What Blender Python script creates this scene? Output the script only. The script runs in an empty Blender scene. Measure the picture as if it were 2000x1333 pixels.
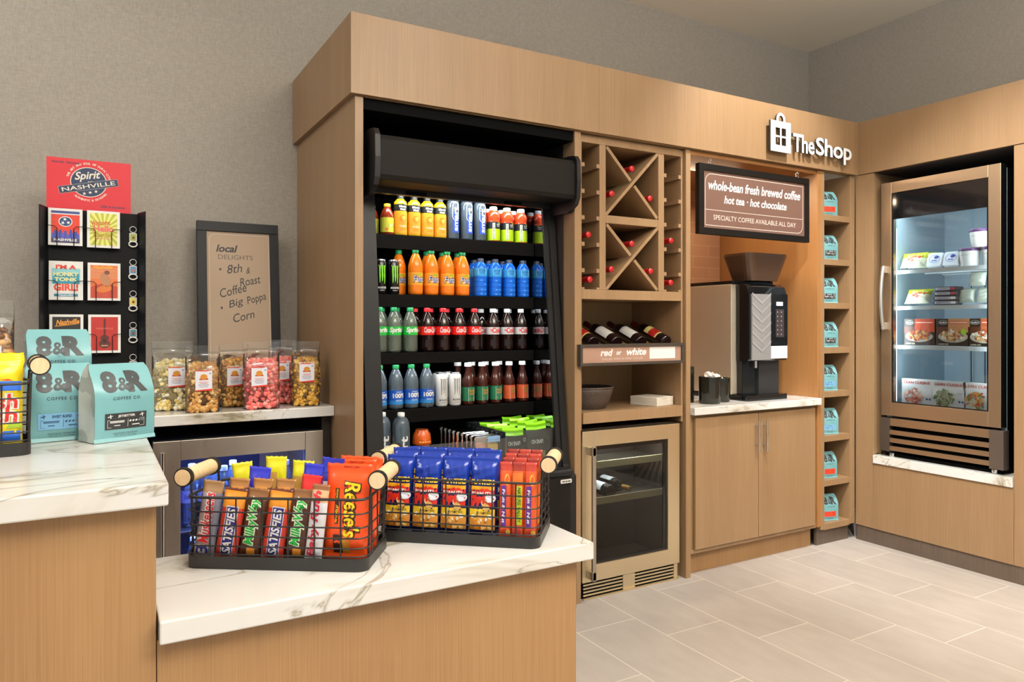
import bpy, bmesh, math, random
from mathutils import Matrix, Vector
from math import sin, cos, pi, sqrt, radians
random.seed(7)
SC = bpy.context.scene
COL = SC.collection

# ---------------------------------------------------------------- camera
CAMH = 1.33
cd = bpy.data.cameras.new('camera')
cd.sensor_width = 36.0
cd.lens = 36.0 * 1417.5 / 2000.0
cd.shift_y = -(666.5 - 633.85) / 2000.0
cd.clip_start = 0.05
cam = bpy.data.objects.new('camera', cd)
cam.location = (0, 0, CAMH)
cam.rotation_euler = (pi / 2, 0, radians(-30))
COL.objects.link(cam)
SC.camera = cam

# ---------------------------------------------------------------- world, exposure, room lamps, added fill lights
w = bpy.data.worlds.new('world')
SC.world = w
w.use_nodes = True
w.node_tree.nodes['Background'].inputs[0].default_value = (0.96, 0.98, 1.0, 1)
w.node_tree.nodes['Background'].inputs[1].default_value = 0.75
SC.view_settings.view_transform = 'Standard'
SC.view_settings.look = 'None'
SC.view_settings.gamma = 1.0
SC.view_settings.use_curve_mapping = False
SC.view_settings.exposure = -0.18
SC.cycles.use_denoising = True
SC.cycles.max_bounces = 10
SC.cycles.transparent_max_bounces = 24
SC.cycles.caustics_reflective = False
SC.cycles.caustics_refractive = False
SC.cycles.sample_clamp_indirect = 4.0

def spot(name, loc, tgt, power, ang=70, blend=0.6, rad=0.06, colr=(1.0, 0.985, 0.95)):
    d = bpy.data.lights.new(name, 'SPOT')
    d.energy = power
    d.spot_size = radians(ang)
    d.spot_blend = blend
    d.shadow_soft_size = rad
    d.color = colr
    o = bpy.data.objects.new(name, d)
    o.location = loc
    o.rotation_euler = (Vector(tgt) - Vector(loc)).to_track_quat('-Z', 'Y').to_euler()
    COL.objects.link(o)

def area(name, loc, rot, sx, sy, power, colr=(1, 1, 1)):
    d = bpy.data.lights.new(name, 'AREA')
    d.shape = 'RECTANGLE'
    d.size = sx
    d.size_y = sy
    d.energy = power
    d.color = colr
    o = bpy.data.objects.new(name, d)
    o.location = loc
    o.rotation_euler = rot
    COL.objects.link(o)

CZ = 3.475
WARM = (1.0, 0.86, 0.68)
spot('ceiling_downlight', (3.15, 1.85, CZ - .03), (3.2, 2.85, 2.05), 270, 66, .8)
spot('ceiling_downlight', (1.75, 1.25, CZ - .03), (1.75, 2.9, 1.1), 28, 90, .8)
spot('ceiling_downlight', (0.45, 0.45, CZ - .03), (0.4, 1.5, 0.9), 62, 95, .7)
spot('ceiling_downlight', (2.9, 0.3, CZ - .03), (3.2, 0.9, 0.0), 64, 110, .7)
spot('ceiling_downlight', (2.2, 1.5, CZ - .03), (4.1, 1.85, 1.1), 640, 62, .8)
spot('ceiling_downlight', (-0.5, 2.3, CZ - .03), (-0.2, 3.7, 1.2), 40, 95, .8)
area('added_ceiling_fill', (1.4, -0.5, CZ - .03), (0, 0, 0), 2.4, 1.2, 75, (1, .99, .97))  # added fill light that evens out the walls, no fixture behind it
area('added_ceiling_fill', (-1.9, 1.6, CZ - .03), (0, radians(-35), 0), 1.0, 1.4, 65, (1, .97, .93))  # added fill from the left for the end panel and wall
area('added_upward_fill', (1.8, -0.9, 2.45), (pi, 0, 0), 3.0, .6, 420, (1, .98, .94))  # added light thrown upward to brighten the ceiling, hung on nothing
# ---------------------------------------------------------------- materials
def lin(c):
    return c / 12.92 if c <= 0.04045 else ((c + 0.055) / 1.055) ** 2.4

def hx(h):
    return tuple(lin(int(h[i:i + 2], 16) / 255) for i in (0, 2, 4)) + (1,)

_M = {}

def mat(h, rough=0.5, metal=0.0, emit=0.0, spec=0.5, name=None):
    k = (h, rough, metal, emit, spec)
    if k in _M:
        return _M[k]
    m = bpy.data.materials.new(name or 'paint_' + h)
    m.use_nodes = True
    b = m.node_tree.nodes['Principled BSDF']
    b.inputs['Base Color'].default_value = hx(h)
    b.inputs['Roughness'].default_value = rough
    b.inputs['Metallic'].default_value = metal
    b.inputs['Specular IOR Level'].default_value = spec
    if emit:
        b.inputs['Emission Color'].default_value = hx(h)
        b.inputs['Emission Strength'].default_value = emit
    _M[k] = m
    return m

def nodes(name):
    m = bpy.data.materials.new(name)
    m.use_nodes = True
    t = m.node_tree
    b = t.nodes['Principled BSDF']
    def N(ty, **kw):
        n = t.nodes.new(ty)
        for a, v in kw.items():
            if a.startswith('i_'):
                n.inputs[int(a[2:]) if a[2:].isdigit() else a[2:]].default_value = v
            else:
                setattr(n, a, v)
        return n
    L = t.links.new
    return m, t, b, N, L

def mapping(N, L, scale, src='Position'):
    g = N('ShaderNodeNewGeometry') if src == 'Position' else N('ShaderNodeTexCoord')
    mp = N('ShaderNodeMapping')
    mp.inputs['Scale'].default_value = scale
    L(g.outputs[src], mp.inputs[0])
    return mp.outputs[0]

def ramp(N, pts):
    r = N('ShaderNodeValToRGB')
    e = r.color_ramp.elements
    while len(e) < len(pts):
        e.new(0.5)
    for q, (p, c) in zip(e, pts):
        q.position = p
        q.color = c if len(c) == 4 else hx(c)
    return r

def wood(name, a, b_, c, rough=0.42, src='Position', sc=(1, 1, 1)):
    m, t, b, N, L = nodes(name)
    n1 = N('ShaderNodeTexNoise', i_Scale=1.0, i_Detail=4.0)
    L(mapping(N, L, (330 * sc[0], 330 * sc[1], 4.0 * sc[2]), src), n1.inputs['Vector'])
    n2 = N('ShaderNodeTexNoise', i_Scale=1.0, i_Detail=2.0)
    L(mapping(N, L, (9 * sc[0], 9 * sc[1], .5 * sc[2]), src), n2.inputs['Vector'])
    mx = N('ShaderNodeMath', operation='MULTIPLY_ADD')
    mx.inputs[1].default_value = 0.6
    L(n1.outputs[0], mx.inputs[0])
    m2 = N('ShaderNodeMath', operation='MULTIPLY')
    m2.inputs[1].default_value = 0.36
    L(n2.outputs[0], m2.inputs[0])
    L(m2.outputs[0], mx.inputs[2])
    r = ramp(N, [(0.30, a), (0.48, b_), (0.66, c)])
    L(mx.outputs[0], r.inputs[0])
    L(r.outputs[0], b.inputs['Base Color'])
    b.inputs['Roughness'].default_value = rough
    return m

OAK = wood('oak_veneer', '876a49', '917353', '9b7d5b')
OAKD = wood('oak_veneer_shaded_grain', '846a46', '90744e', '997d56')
OAKW = wood('oak_counter_panel', '886542', '957149', '9e7b52', .5)
DARKOAK = wood('dark_plinth_veneer', '4d4138', '5c4e43', '6b5c4f', .4)
DOWEL = wood('pale_beech_dowel', 'd8b689', 'e4c69b', 'ecd2aa', .5, 'Object', (.4, .4, 6))

def marble():
    m, t, b, N, L = nodes('white_veined_quartz')
    v = mapping(N, L, (1.0, 2.6, 2.0))
    n = N('ShaderNodeTexNoise', i_Scale=1.3, i_Detail=5.0, i_Roughness=.55, i_Distortion=.8)
    L(v, n.inputs['Vector'])
    s = N('ShaderNodeMath', operation='SUBTRACT')
    s.inputs[1].default_value = 0.5
    L(n.outputs[0], s.inputs[0])
    a = N('ShaderNodeMath', operation='ABSOLUTE')
    L(s.outputs[0], a.inputs[0])
    r = ramp(N, [(0.0, '857a66'), (0.014, 'b5ac9a'), (0.045, 'dad4c8'), (.1, 'dfddd9')])
    L(a.outputs[0], r.inputs[0])
    n2 = N('ShaderNodeTexNoise', i_Scale=2.2, i_Detail=2.0)
    L(v, n2.inputs['Vector'])
    r2 = ramp(N, [(0.42, (0, 0, 0, 1)), (0.62, (1, 1, 1, 1))])
    L(n2.outputs[0], r2.inputs[0])
    mx = N('ShaderNodeMix', data_type='RGBA')
    L(r2.outputs[0], mx.inputs[0])
    mx.inputs[6].default_value = hx('dedcd8')
    L(r.outputs[0], mx.inputs[7])
    n3 = N('ShaderNodeTexNoise', i_Scale=1.15, i_Detail=6.0, i_Roughness=.55, i_Distortion=1.2)
    L(mapping(N, L, (1.2, 2.0, 3.0)), n3.inputs['Vector'])
    s3 = N('ShaderNodeMath', operation='SUBTRACT')
    s3.inputs[1].default_value = 0.47
    L(n3.outputs[0], s3.inputs[0])
    a3 = N('ShaderNodeMath', operation='ABSOLUTE')
    L(s3.outputs[0], a3.inputs[0])
    r3 = ramp(N, [(0.0, (.75, .75, .75, 1)), (0.004, (.25, .25, .25, 1)), (.012, (0, 0, 0, 1))])
    L(a3.outputs[0], r3.inputs[0])
    m3 = N('ShaderNodeMix', data_type='RGBA')
    L(r3.outputs[0], m3.inputs[0])
    L(mx.outputs[2], m3.inputs[6])
    m3.inputs[7].default_value = hx('83765f')
    L(m3.outputs[2], b.inputs['Base Color'])
    b.inputs['Roughness'].default_value = 0.16
    return m
MARBLE = marble()

def linen():
    m, t, b, N, L = nodes('woven_linen_wallcovering')
    n1 = N('ShaderNodeTexNoise', i_Scale=1.0, i_Detail=3.0)
    L(mapping(N, L, (420, 420, 40)), n1.inputs['Vector'])
    n2 = N('ShaderNodeTexNoise', i_Scale=1.0, i_Detail=3.0)
    L(mapping(N, L, (36, 36, 480)), n2.inputs['Vector'])
    ad = N('ShaderNodeMath', operation='ADD')
    L(n1.outputs[0], ad.inputs[0])
    L(n2.outputs[0], ad.inputs[1])
    hf = N('ShaderNodeMath', operation='MULTIPLY')
    hf.inputs[1].default_value = .5
    L(ad.outputs[0], hf.inputs[0])
    r = ramp(N, [(0.34, '979085'), (0.5, 'a49d92'), (0.66, 'b0a99e')])
    L(hf.outputs[0], r.inputs[0])
    L(r.outputs[0], b.inputs['Base Color'])
    b.inputs['Roughness'].default_value = 0.85
    bp = N('ShaderNodeBump', i_Strength=.15, i_Distance=.002)
    L(hf.outputs[0], bp.inputs['Height'])
    L(bp.outputs[0], b.inputs['Normal'])
    return m

def tilefloor():
    m, t, b, N, L = nodes('porcelain_floor_tiles')
    g = N('ShaderNodeNewGeometry')
    sp = N('ShaderNodeSeparateXYZ')
    L(g.outputs['Position'], sp.inputs[0])
    def mth(op, a, bb=None, cc=None):
        n = N('ShaderNodeMath', operation=op)
        for i, q in enumerate((a, bb, cc)):
            if q is None:
                continue
            if isinstance(q, (int, float)):
                n.inputs[i].default_value = q
            else:
                L(q, n.inputs[i])
        return n.outputs[0]
    u = mth('DIVIDE', mth('SUBTRACT', sp.outputs[0], 2.124), 0.3175)
    k = mth('FLOOR', u)
    fu = mth('FRACT', u)
    yy = mth('MULTIPLY_ADD', mth('SUBTRACT', k, 4.0), 0.2117, mth('SUBTRACT', sp.outputs[1], 2.142))
    v = mth('DIVIDE', yy, 0.635)
    kv = mth('FLOOR', v)
    fv = mth('FRACT', v)
    du = mth('MULTIPLY', mth('MINIMUM', fu, mth('SUBTRACT', 1.0, fu)), .3175)
    dv = mth('MULTIPLY', mth('MINIMUM', fv, mth('SUBTRACT', 1.0, fv)), .635)
    grout = mth('LESS_THAN', mth('MINIMUM', du, dv), 0.0024)
    cv = N('ShaderNodeCombineXYZ')
    L(k, cv.inputs[0])
    L(kv, cv.inputs[1])
    wn = N('ShaderNodeTexWhiteNoise')
    L(cv.outputs[0], wn.inputs[0])
    n1 = N('ShaderNodeTexNoise', i_Scale=1.0, i_Detail=5.0)
    L(mapping(N, L, (14, 5, 5)), n1.inputs['Vector'])
    s = mth('MULTIPLY_ADD', wn.outputs[0], .3, mth('MULTIPLY', n1.outputs[0], .8))
    r = ramp(N, [(0.2, 'a59d95'), (0.55, 'b2a9a1'), (0.9, 'bcb4ac')])
    L(s, r.inputs[0])
    mx = N('ShaderNodeMix', data_type='RGBA')
    L(grout, mx.inputs[0])
    L(r.outputs[0], mx.inputs[6])
    mx.inputs[7].default_value = hx('d9cfc2')
    L(mx.outputs[2], b.inputs['Base Color'])
    b.inputs['Roughness'].default_value = 0.38
    return m

def bricks(name, c1, c2, gr, bw, bh, off=(0, 0, 0)):
    m, t, b, N, L = nodes(name)
    g = N('ShaderNodeNewGeometry')
    sp = N('ShaderNodeSeparateXYZ')
    L(g.outputs['Position'], sp.inputs[0])
    cb = N('ShaderNodeCombineXYZ')
    L(sp.outputs[0], cb.inputs[0])
    L(sp.outputs[2], cb.inputs[1])
    br = N('ShaderNodeTexBrick')
    L(cb.outputs[0], br.inputs['Vector'])
    br.inputs['Color1'].default_value = hx(c1)
    br.inputs['Color2'].default_value = hx(c2)
    br.inputs['Mortar'].default_value = hx(gr)
    br.inputs['Scale'].default_value = 1.0
    br.inputs['Mortar Size'].default_value = 0.0022
    br.inputs['Brick Width'].default_value = bw
    br.inputs['Row Height'].default_value = bh
    L(br.outputs[0], b.inputs['Base Color'])
    b.inputs['Roughness'].default_value = 0.4
    return m

def brushed(name, h, rough=0.3, axis=2):
    m, t, b, N, L = nodes(name)
    sc = [300, 300, 300]
    sc[axis] = 4
    n = N('ShaderNodeTexNoise', i_Scale=1.0, i_Detail=2.0)
    L(mapping(N, L, tuple(sc)), n.inputs['Vector'])
    r = N('ShaderNodeMapRange')
    r.inputs['To Min'].default_value = rough - .06
    r.inputs['To Max'].default_value = rough + .08
    L(n.outputs[0], r.inputs[0])
    L(r.outputs[0], b.inputs['Roughness'])
    b.inputs['Base Color'].default_value = hx(h)
    b.inputs['Metallic'].default_value = 1.0
    return m

STEEL = brushed('brushed_steel', 'c2b8aa', .34)
BRONZE = brushed('brushed_bronze_steel', 'cdb497', .36)
CHROME = mat('d8d8d8', .15, 1.0, name='polished_chrome')
BLACKM = mat('121214', .42, 0, 0, .35, name='black_powder_coat')
CHAR = mat('1c1b1b', .4, 0, 0, .3, name='charcoal_plastic')
BLK = mat('0a0a0a', .7, 0, 0, .05, name='black_paint')
BLKG = mat('101012', .08, name='gloss_black_plastic')
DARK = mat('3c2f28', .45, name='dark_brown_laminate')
WHITE = mat('f0efec', .5, name='white_print')

def film(name, tint, dif=0.1, ior=1.45, rough=0.06, difcol=None):
    m = bpy.data.materials.new(name)
    m.use_nodes = True
    t = m.node_tree
    t.nodes.clear()
    o = t.nodes.new('ShaderNodeOutputMaterial')
    tr = t.nodes.new('ShaderNodeBsdfTransparent')
    tr.inputs[0].default_value = hx(tint)
    df = t.nodes.new('ShaderNodeBsdfDiffuse')
    df.inputs[0].default_value = hx(difcol or tint)
    m1 = t.nodes.new('ShaderNodeMixShader')
    m1.inputs[0].default_value = dif
    gl = t.nodes.new('ShaderNodeBsdfGlossy')
    gl.inputs['Roughness'].default_value = rough
    fr = t.nodes.new('ShaderNodeFresnel')
    fr.inputs[0].default_value = ior
    m2 = t.nodes.new('ShaderNodeMixShader')
    L = t.links.new
    L(tr.outputs[0], m1.inputs[1])
    L(df.outputs[0], m1.inputs[2])
    L(fr.outputs[0], m2.inputs[0])
    L(m1.outputs[0], m2.inputs[1])
    L(gl.outputs[0], m2.inputs[2])
    L(m2.outputs[0], o.inputs[0])
    return m

GLASS = film('clear_glass', 'f4f8f8', 0.0, 1.5, 0.0)
TINTGLASS = film('tinted_glass', 'cfcfca', 0.0, 1.3, 0.0)
ACRYL = film('clear_acrylic', 'f2f5f4', 0.03, 1.5, 0.02, 'ffffff')
BAGFILM = film('clear_bag_film', 'fdfdfb', 0.03, 1.45, 0.1, 'ffffff')
WATERPET = film('clear_water_bottle', 'e6f0f5', 0.17, 1.6, 0.05, 'bcd6ea')
SPRITEPET = film('clear_soda_bottle', 'd8e6da', 0.2, 1.6, 0.05, 'c2d0ba')

# ---------------------------------------------------------------- mesh helpers
def rot2(a):
    return Matrix.Rotation(a, 4, 'Z')

_TX = {}

def text_geo(s, bold=0.0, shear=0.0, spacing=1.0, line=1.0, ext=0.0):
    k = (s, bold, shear, spacing, line, ext)
    if k not in _TX:
        c = bpy.data.curves.new('t', 'FONT')
        c.body = s
        c.align_x = 'CENTER'
        c.resolution_u = 3
        c.offset = bold
        c.shear = shear
        c.space_character = spacing
        c.space_line = line
        c.extrude = ext
        o = bpy.data.objects.new('t', c)
        me = bpy.data.meshes.new_from_object(o)
        vs = [tuple(v.co) for v in me.vertices]
        fs = [tuple(p.vertices) for p in me.polygons]
        x0, x1 = min(v[0] for v in vs), max(v[0] for v in vs)
        y0, y1 = min(v[1] for v in vs), max(v[1] for v in vs)
        _TX[k] = ([((v[0] - x0) / (x1 - x0) - .5, (v[1] - y0) / (y1 - y0) - .5, v[2]) for v in vs], fs, (x1 - x0) / (y1 - y0))
        bpy.data.objects.remove(o)
        bpy.data.curves.remove(c)
        bpy.data.meshes.remove(me)
    return _TX[k]

_CX = {}

def cut_geo(*k):
    """lettering cut into small cells so that it can follow a curved face"""
    if k not in _CX:
        vs, fs, asp = text_geo(*k)
        b = bmesh.new()
        bv = [b.verts.new(v) for v in vs]
        for f in fs:
            try:
                b.faces.new([bv[i] for i in f])
            except ValueError:
                pass
        n = max(3, min(12, int(asp * 3)))
        for ax, num in ((0, n), (1, 5)):
            for i in range(1, num):
                co, no = [0, 0, 0], [0, 0, 0]
                co[ax], no[ax] = -.5 + i / num, 1
                bmesh.ops.bisect_plane(b, geom=b.verts[:] + b.edges[:] + b.faces[:], plane_co=co, plane_no=no)
        b.verts.index_update()
        _CX[k] = ([tuple(v.co) for v in b.verts], [tuple(v.index for v in f.verts) for f in b.faces], asp)
        b.free()
    return _CX[k]

class MB:
    def __init__(s):
        s.v, s.f, s.fm, s.fs, s.mats = [], [], [], [], []

    def mi(s, m):
        if m not in s.mats:
            s.mats.append(m)
        return s.mats.index(m)

    def add(s, vs, fs, m, smooth=False, M=None):
        b = len(s.v)
        s.v += [tuple(M @ Vector(v)) for v in vs] if M else [tuple(v) for v in vs]
        k = s.mi(m)
        for f in fs:
            s.f.append(tuple(b + i for i in f))
            s.fm.append(k)
            s.fs.append(smooth)
        return s

    def box(s, x0, x1, y0, y1, z0, z1, m, M=None):
        vs = [(x, y, z) for x in (x0, x1) for y in (y0, y1) for z in (z0, z1)]
        return s.add(vs, [(0, 1, 3, 2), (4, 6, 7, 5), (0, 4, 5, 1), (2, 3, 7, 6), (0, 2, 6, 4), (1, 5, 7, 3)], m, False, M)

    def loft(s, rings, m, cap0=True, cap1=True, smooth=True, M=None):
        n = len(rings[0])
        vs = [p for r in rings for p in r]
        fs = []
        for i in range(len(rings) - 1):
            for j in range(n):
                a, b_ = i * n + j, i * n + (j + 1) % n
                fs.append((a, b_, b_ + n, a + n))
        s.add(vs, fs, m, smooth, M)
        if cap0:
            s.add(rings[0], [tuple(range(n - 1, -1, -1))], m, False, M)
        if cap1:
            s.add(rings[-1], [tuple(range(n))], m, False, M)
        return s

    def lathe(s, prof, m, seg=20, M=None, smooth=True, cap0=True, cap1=True):
        rings = [[(r * cos(2 * pi * j / seg), r * sin(2 * pi * j / seg), z) for j in range(seg)] for r, z in prof]
        return s.loft(rings, m, cap0, cap1, smooth, M)

    def cyl(s, p0, p1, r, m, seg=12, r1=None):
        p0, p1 = Vector(p0), Vector(p1)
        d = p1 - p0
        M = Matrix.Translation(p0) @ d.to_track_quat('Z', 'Y').to_matrix().to_4x4()
        return s.lathe([(r, 0), (r if r1 is None else r1, d.length)], m, seg, M)

    def tube(s, pts, r, m, seg=6, closed=False, M=None):
        pts = [Vector(p) for p in pts]
        n = len(pts)
        rings = []
        up = None
        for i in range(n):
            a = pts[i - 1] if (i > 0 or closed) else pts[i]
            b_ = pts[(i + 1) % n] if (i < n - 1 or closed) else pts[i]
            t = (b_ - a).normalized()
            if up is None:
                up = t.orthogonal().normalized()
            up = (up - t * up.dot(t)).normalized()
            q = t.cross(up)
            rings.append([tuple(pts[i] + (up * cos(2 * pi * j / seg) + q * sin(2 * pi * j / seg)) * r) for j in range(seg)])
        if closed:
            rings.append(rings[0])
        return s.loft(rings, m, not closed, not closed, True, M)

    def poly(s, p2, fn, m):
        return s.add([fn(x, y) for x, y in p2], [tuple(range(len(p2)))], m)

    def patch(s, fn, x0, x1, y0, y1, m, nx=6, ny=6, smooth=True):
        vs = [fn(x0 + (x1 - x0) * i / nx, y0 + (y1 - y0) * j / ny) for j in range(ny + 1) for i in range(nx + 1)]
        fs = [(j * (nx + 1) + i, j * (nx + 1) + i + 1, (j + 1) * (nx + 1) + i + 1, (j + 1) * (nx + 1) + i) for j in range(ny) for i in range(nx)]
        return s.add(vs, fs, m, smooth)

    def text(s, t, fn, cx, cy, w, h, m, bold=0.0, shear=0.0, rot=0.0, spacing=1.0, line=1.0):
        vs, fs, asp = (text_geo if getattr(fn, 'planar', False) else cut_geo)(t, bold, shear, spacing, line)
        if h is None:
            h = w / asp
        if w is None:
            w = h * asp
        c, sn = cos(rot), sin(rot)
        out = []
        for x, y, _ in vs:
            x, y = x * w, y * h
            out.append(fn(cx + x * c - y * sn, cy + x * sn + y * c))
        return s.add(out, fs, m)

    def disc(s, fn, cx, cy, rx, ry, m, n=20, rot=0):
        p = [(rx * cos(2 * pi * k / n), ry * sin(2 * pi * k / n)) for k in range(n)]
        c, q = cos(rot), sin(rot)
        return s.poly([(cx + x * c - y * q, cy + x * q + y * c) for x, y in p], fn, m)

    def ring(s, fn, cx, cy, r0, r1, m, n=28, a0=0, a1=2 * pi):
        vs = [fn(cx + r * cos(a0 + (a1 - a0) * k / n), cy + r * sin(a0 + (a1 - a0) * k / n)) for k in range(n + 1) for r in (r0, r1)]
        return s.add(vs, [(2 * k, 2 * k + 1, 2 * k + 3, 2 * k + 2) for k in range(n)], m)

    def rect(s, fn, x0, x1, y0, y1, m):
        return s.poly([(x0, y0), (x1, y0), (x1, y1), (x0, y1)], fn, m)

    def star(s, fn, cx, cy, r, m, rot=0):
        p = [(cx + q * sin(rot + pi * k / 5), cy + q * cos(rot + pi * k / 5)) for k in range(10) for q in [r if k % 2 == 0 else r * .4]]
        return s.poly(p, fn, m)

    def mesh(s, name):
        me = bpy.data.meshes.new(name)
        me.from_pydata(s.v, [], s.f)
        for m in s.mats:
            me.materials.append(m)
        me.polygons.foreach_set('material_index', s.fm)
        me.polygons.foreach_set('use_smooth', s.fs)
        me.update()
        return me

    def build(s, name, parent=None, label=None, cat=None, group=None, loc=None, rz=0, bevel=0, kind=None):
        o = bpy.data.objects.new(name, s.mesh(name))
        COL.objects.link(o)
        if parent:
            o.parent = parent
        tag(o, label, cat, group, kind)
        if loc:
            o.location = loc
        o.rotation_euler.z = rz
        if bevel:
            bv = o.modifiers.new('bevel', 'BEVEL')
            bv.width = bevel
            bv.segments = 2
            bv.limit_method = 'ANGLE'
        return o

def tag(o, label=None, cat=None, group=None, kind=None):
    for k, v in (('label', label), ('category', cat), ('group', group), ('kind', kind)):
        if v:
            o[k] = v

def thing(name, label, cat, loc=(0, 0, 0), rz=0, group=None):
    o = bpy.data.objects.new(name, None)
    o.empty_display_size = .05
    COL.objects.link(o)
    o.location = loc
    o.rotation_euler = (0, 0, rz)
    tag(o, label, cat, group)
    return o

def dup(root, label=None, loc=None, rz=None, group=None):
    def cp(o, par):
        c = o.copy()
        COL.objects.link(c)
        if par:
            c.parent = par
        for ch in o.children:
            cp(ch, c)
        return c
    r = cp(root, None)
    if label:
        r['label'] = label
    if group:
        r['group'] = group
    if loc is not None:
        r.location = loc
    if rz is not None:
        r.rotation_euler = (0, 0, rz)
    return r

def box(name, x0, x1, y0, y1, z0, z1, m, parent=None, label=None, cat=None, group=None, bevel=0.0015, kind=None):
    """a squared board or slab of its own, its origin at its base"""
    b = MB()
    cx, cy = (x0 + x1) / 2, (y0 + y1) / 2
    if parent:
        b.box(x0, x1, y0, y1, z0, z1, m)
        return b.build(name, parent, label, cat, group, None, 0, bevel, kind)
    b.box(x0 - cx, x1 - cx, y0 - cy, y1 - cy, 0, z1 - z0, m)
    return b.build(name, None, label, cat, group, (cx, cy, z0), 0, bevel, kind)

def flat(y, ox=0, oz=0):
    f = lambda x, z: (ox + x, y, oz + z)
    f.planar = True
    return f

def X(u, y):
    """world x of a sight line at depth y, measured off the photograph"""
    a = (u - 1000) / 1417.5
    return y * (cos(pi / 6) * a + .5) / (cos(pi / 6) - .5 * a)

def rr(w, h, r, n=4, cx=0, cy=0):
    p = []
    for k, (sx, sy) in enumerate(((1, 1), (-1, 1), (-1, -1), (1, -1))):
        for j in range(n + 1):
            a = pi / 2 * (k + j / n)
            p.append((cx + sx * (w / 2 - r) + r * cos(a), cy + sy * (h / 2 - r) + r * sin(a)))
    return p

ORD = ['first', 'second', 'third', 'fourth', 'fifth', 'sixth', 'seventh', 'eighth', 'ninth', 'tenth']
# ================================================================ the setting
box('floor', -3.5, 4.89, -4.0, 3.9, -0.1, 0.0, tilefloor(), kind='structure', bevel=0)
box('ceiling', -3.5, 5.0, -4.0, 3.9, CZ, CZ + .1, mat('f6eedd', .9, name='ceiling_paint'), kind='structure', bevel=0)
LIN = linen()
box('wall_back', -3.5, 5.0, 3.785, 3.9, 0, CZ, LIN, kind='structure', bevel=0)
box('wall_right', 4.885, 5.0, -4.0, 3.785, 0, CZ, LIN, kind='structure', bevel=0)

# ================================================================ wall unit
FY = 2.81            # face of the fascia
t = thing('fascia', 'long pale oak fascia running above the drinks fridge, wine rack and coffee nook', 'fascia', (.885, FY, 2.25))
for a, b_ in ((0, 1.222), (1.2225, 3.199)):
    box('front_board', a, b_, 0, .025, 0, .323, OAK, t, bevel=.001)
box('side_return', 0, .025, .0255, .968, 0, .323, OAK, t)
box('soffit', .03, 3.195, .03, .06, 0.0, .02, OAKD, t)
box('end_panel', .908, .943, 2.83, 3.78, 0, 2.249, OAK, label='tall oak end panel between the popcorn counter and the drinks fridge', cat='panel')
box('divider_panel', 1.977, 2.013, 2.83, 3.78, 0, 2.249, OAK, label='oak upright between the drinks fridge and the wine rack', cat='panel')
box('divider_panel', 2.684, 2.716, 2.83, 3.78, 0, 2.249, OAK, label='oak upright between the wine rack and the coffee nook', cat='panel')

t = thing('alcove_lining', 'black lined recess behind and above the open drinks fridge', 'alcove', (1.46, 3.7, 0))
box('back_panel', -.5155, .5155, .03, .05, 0, 2.245, BLK, t)
box('top_panel', -.5155, .5155, -.86, .028, 2.2, 2.245, BLK, t)
for sx in (-.5155, .5125):
    box('side_lining', sx, sx + .003, -.78, .028, 0, 2.199, mat('2a211c', .5), t)

# ---- wine cabinet
WY = 2.85
t = thing('wine_cabinet', 'oak wine cabinet with crossed bottle lattice above two open cubbies', 'cabinet', (2.348, WY, 0))
WX = 2.348
def wb(n, x0, x1, y0, y1, z0, z1, m=OAK, bevel=.001):
    return box(n, x0 - WX, x1 - WX, y0, y1, z0, z1, m, t, bevel=bevel)
wb('back_panel', 2.016, 2.681, .40, .415, .82, 2.24, OAKD)
wb('side_panel', 2.016, 2.032, 0, .399, .82, 2.24)
wb('side_panel', 2.668, 2.681, 0, .399, .82, 2.24)
wb('rail', 2.0325, 2.6675, 0, .38, 2.208, 2.245)
wb('rail', 2.0325, 2.6675, 0, .399, 1.452, 1.499)
wb('rail', 2.1765, 2.5125, 0, .35, 1.827, 1.866)
wb('divider', 2.138, 2.176, 0, .399, 1.4995, 2.2075)
wb('divider', 2.513, 2.551, 0, .399, 1.4995, 2.2075)
wb('cubby_shelf', 2.0325, 2.6675, 0, .399, 1.13, 1.165)
wb('cubby_shelf', 2.0325, 2.6675, -.012, .399, .851, .905)
for bx0, bx1 in ((2.0325, 2.1375), (2.5515, 2.6675)):
    for k in range(5):
        z = 2.11 - .1275 * k
        for x0 in (bx0, bx1 - .017):
            wb('bottle_rail', x0, x0 + .017, 0, .34, z - .02, z)
    for x0 in (bx0, bx1 - .017):
        wb('bottle_rail', x0, x0 + .017, 0, .34, 1.4995, 1.509)
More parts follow.
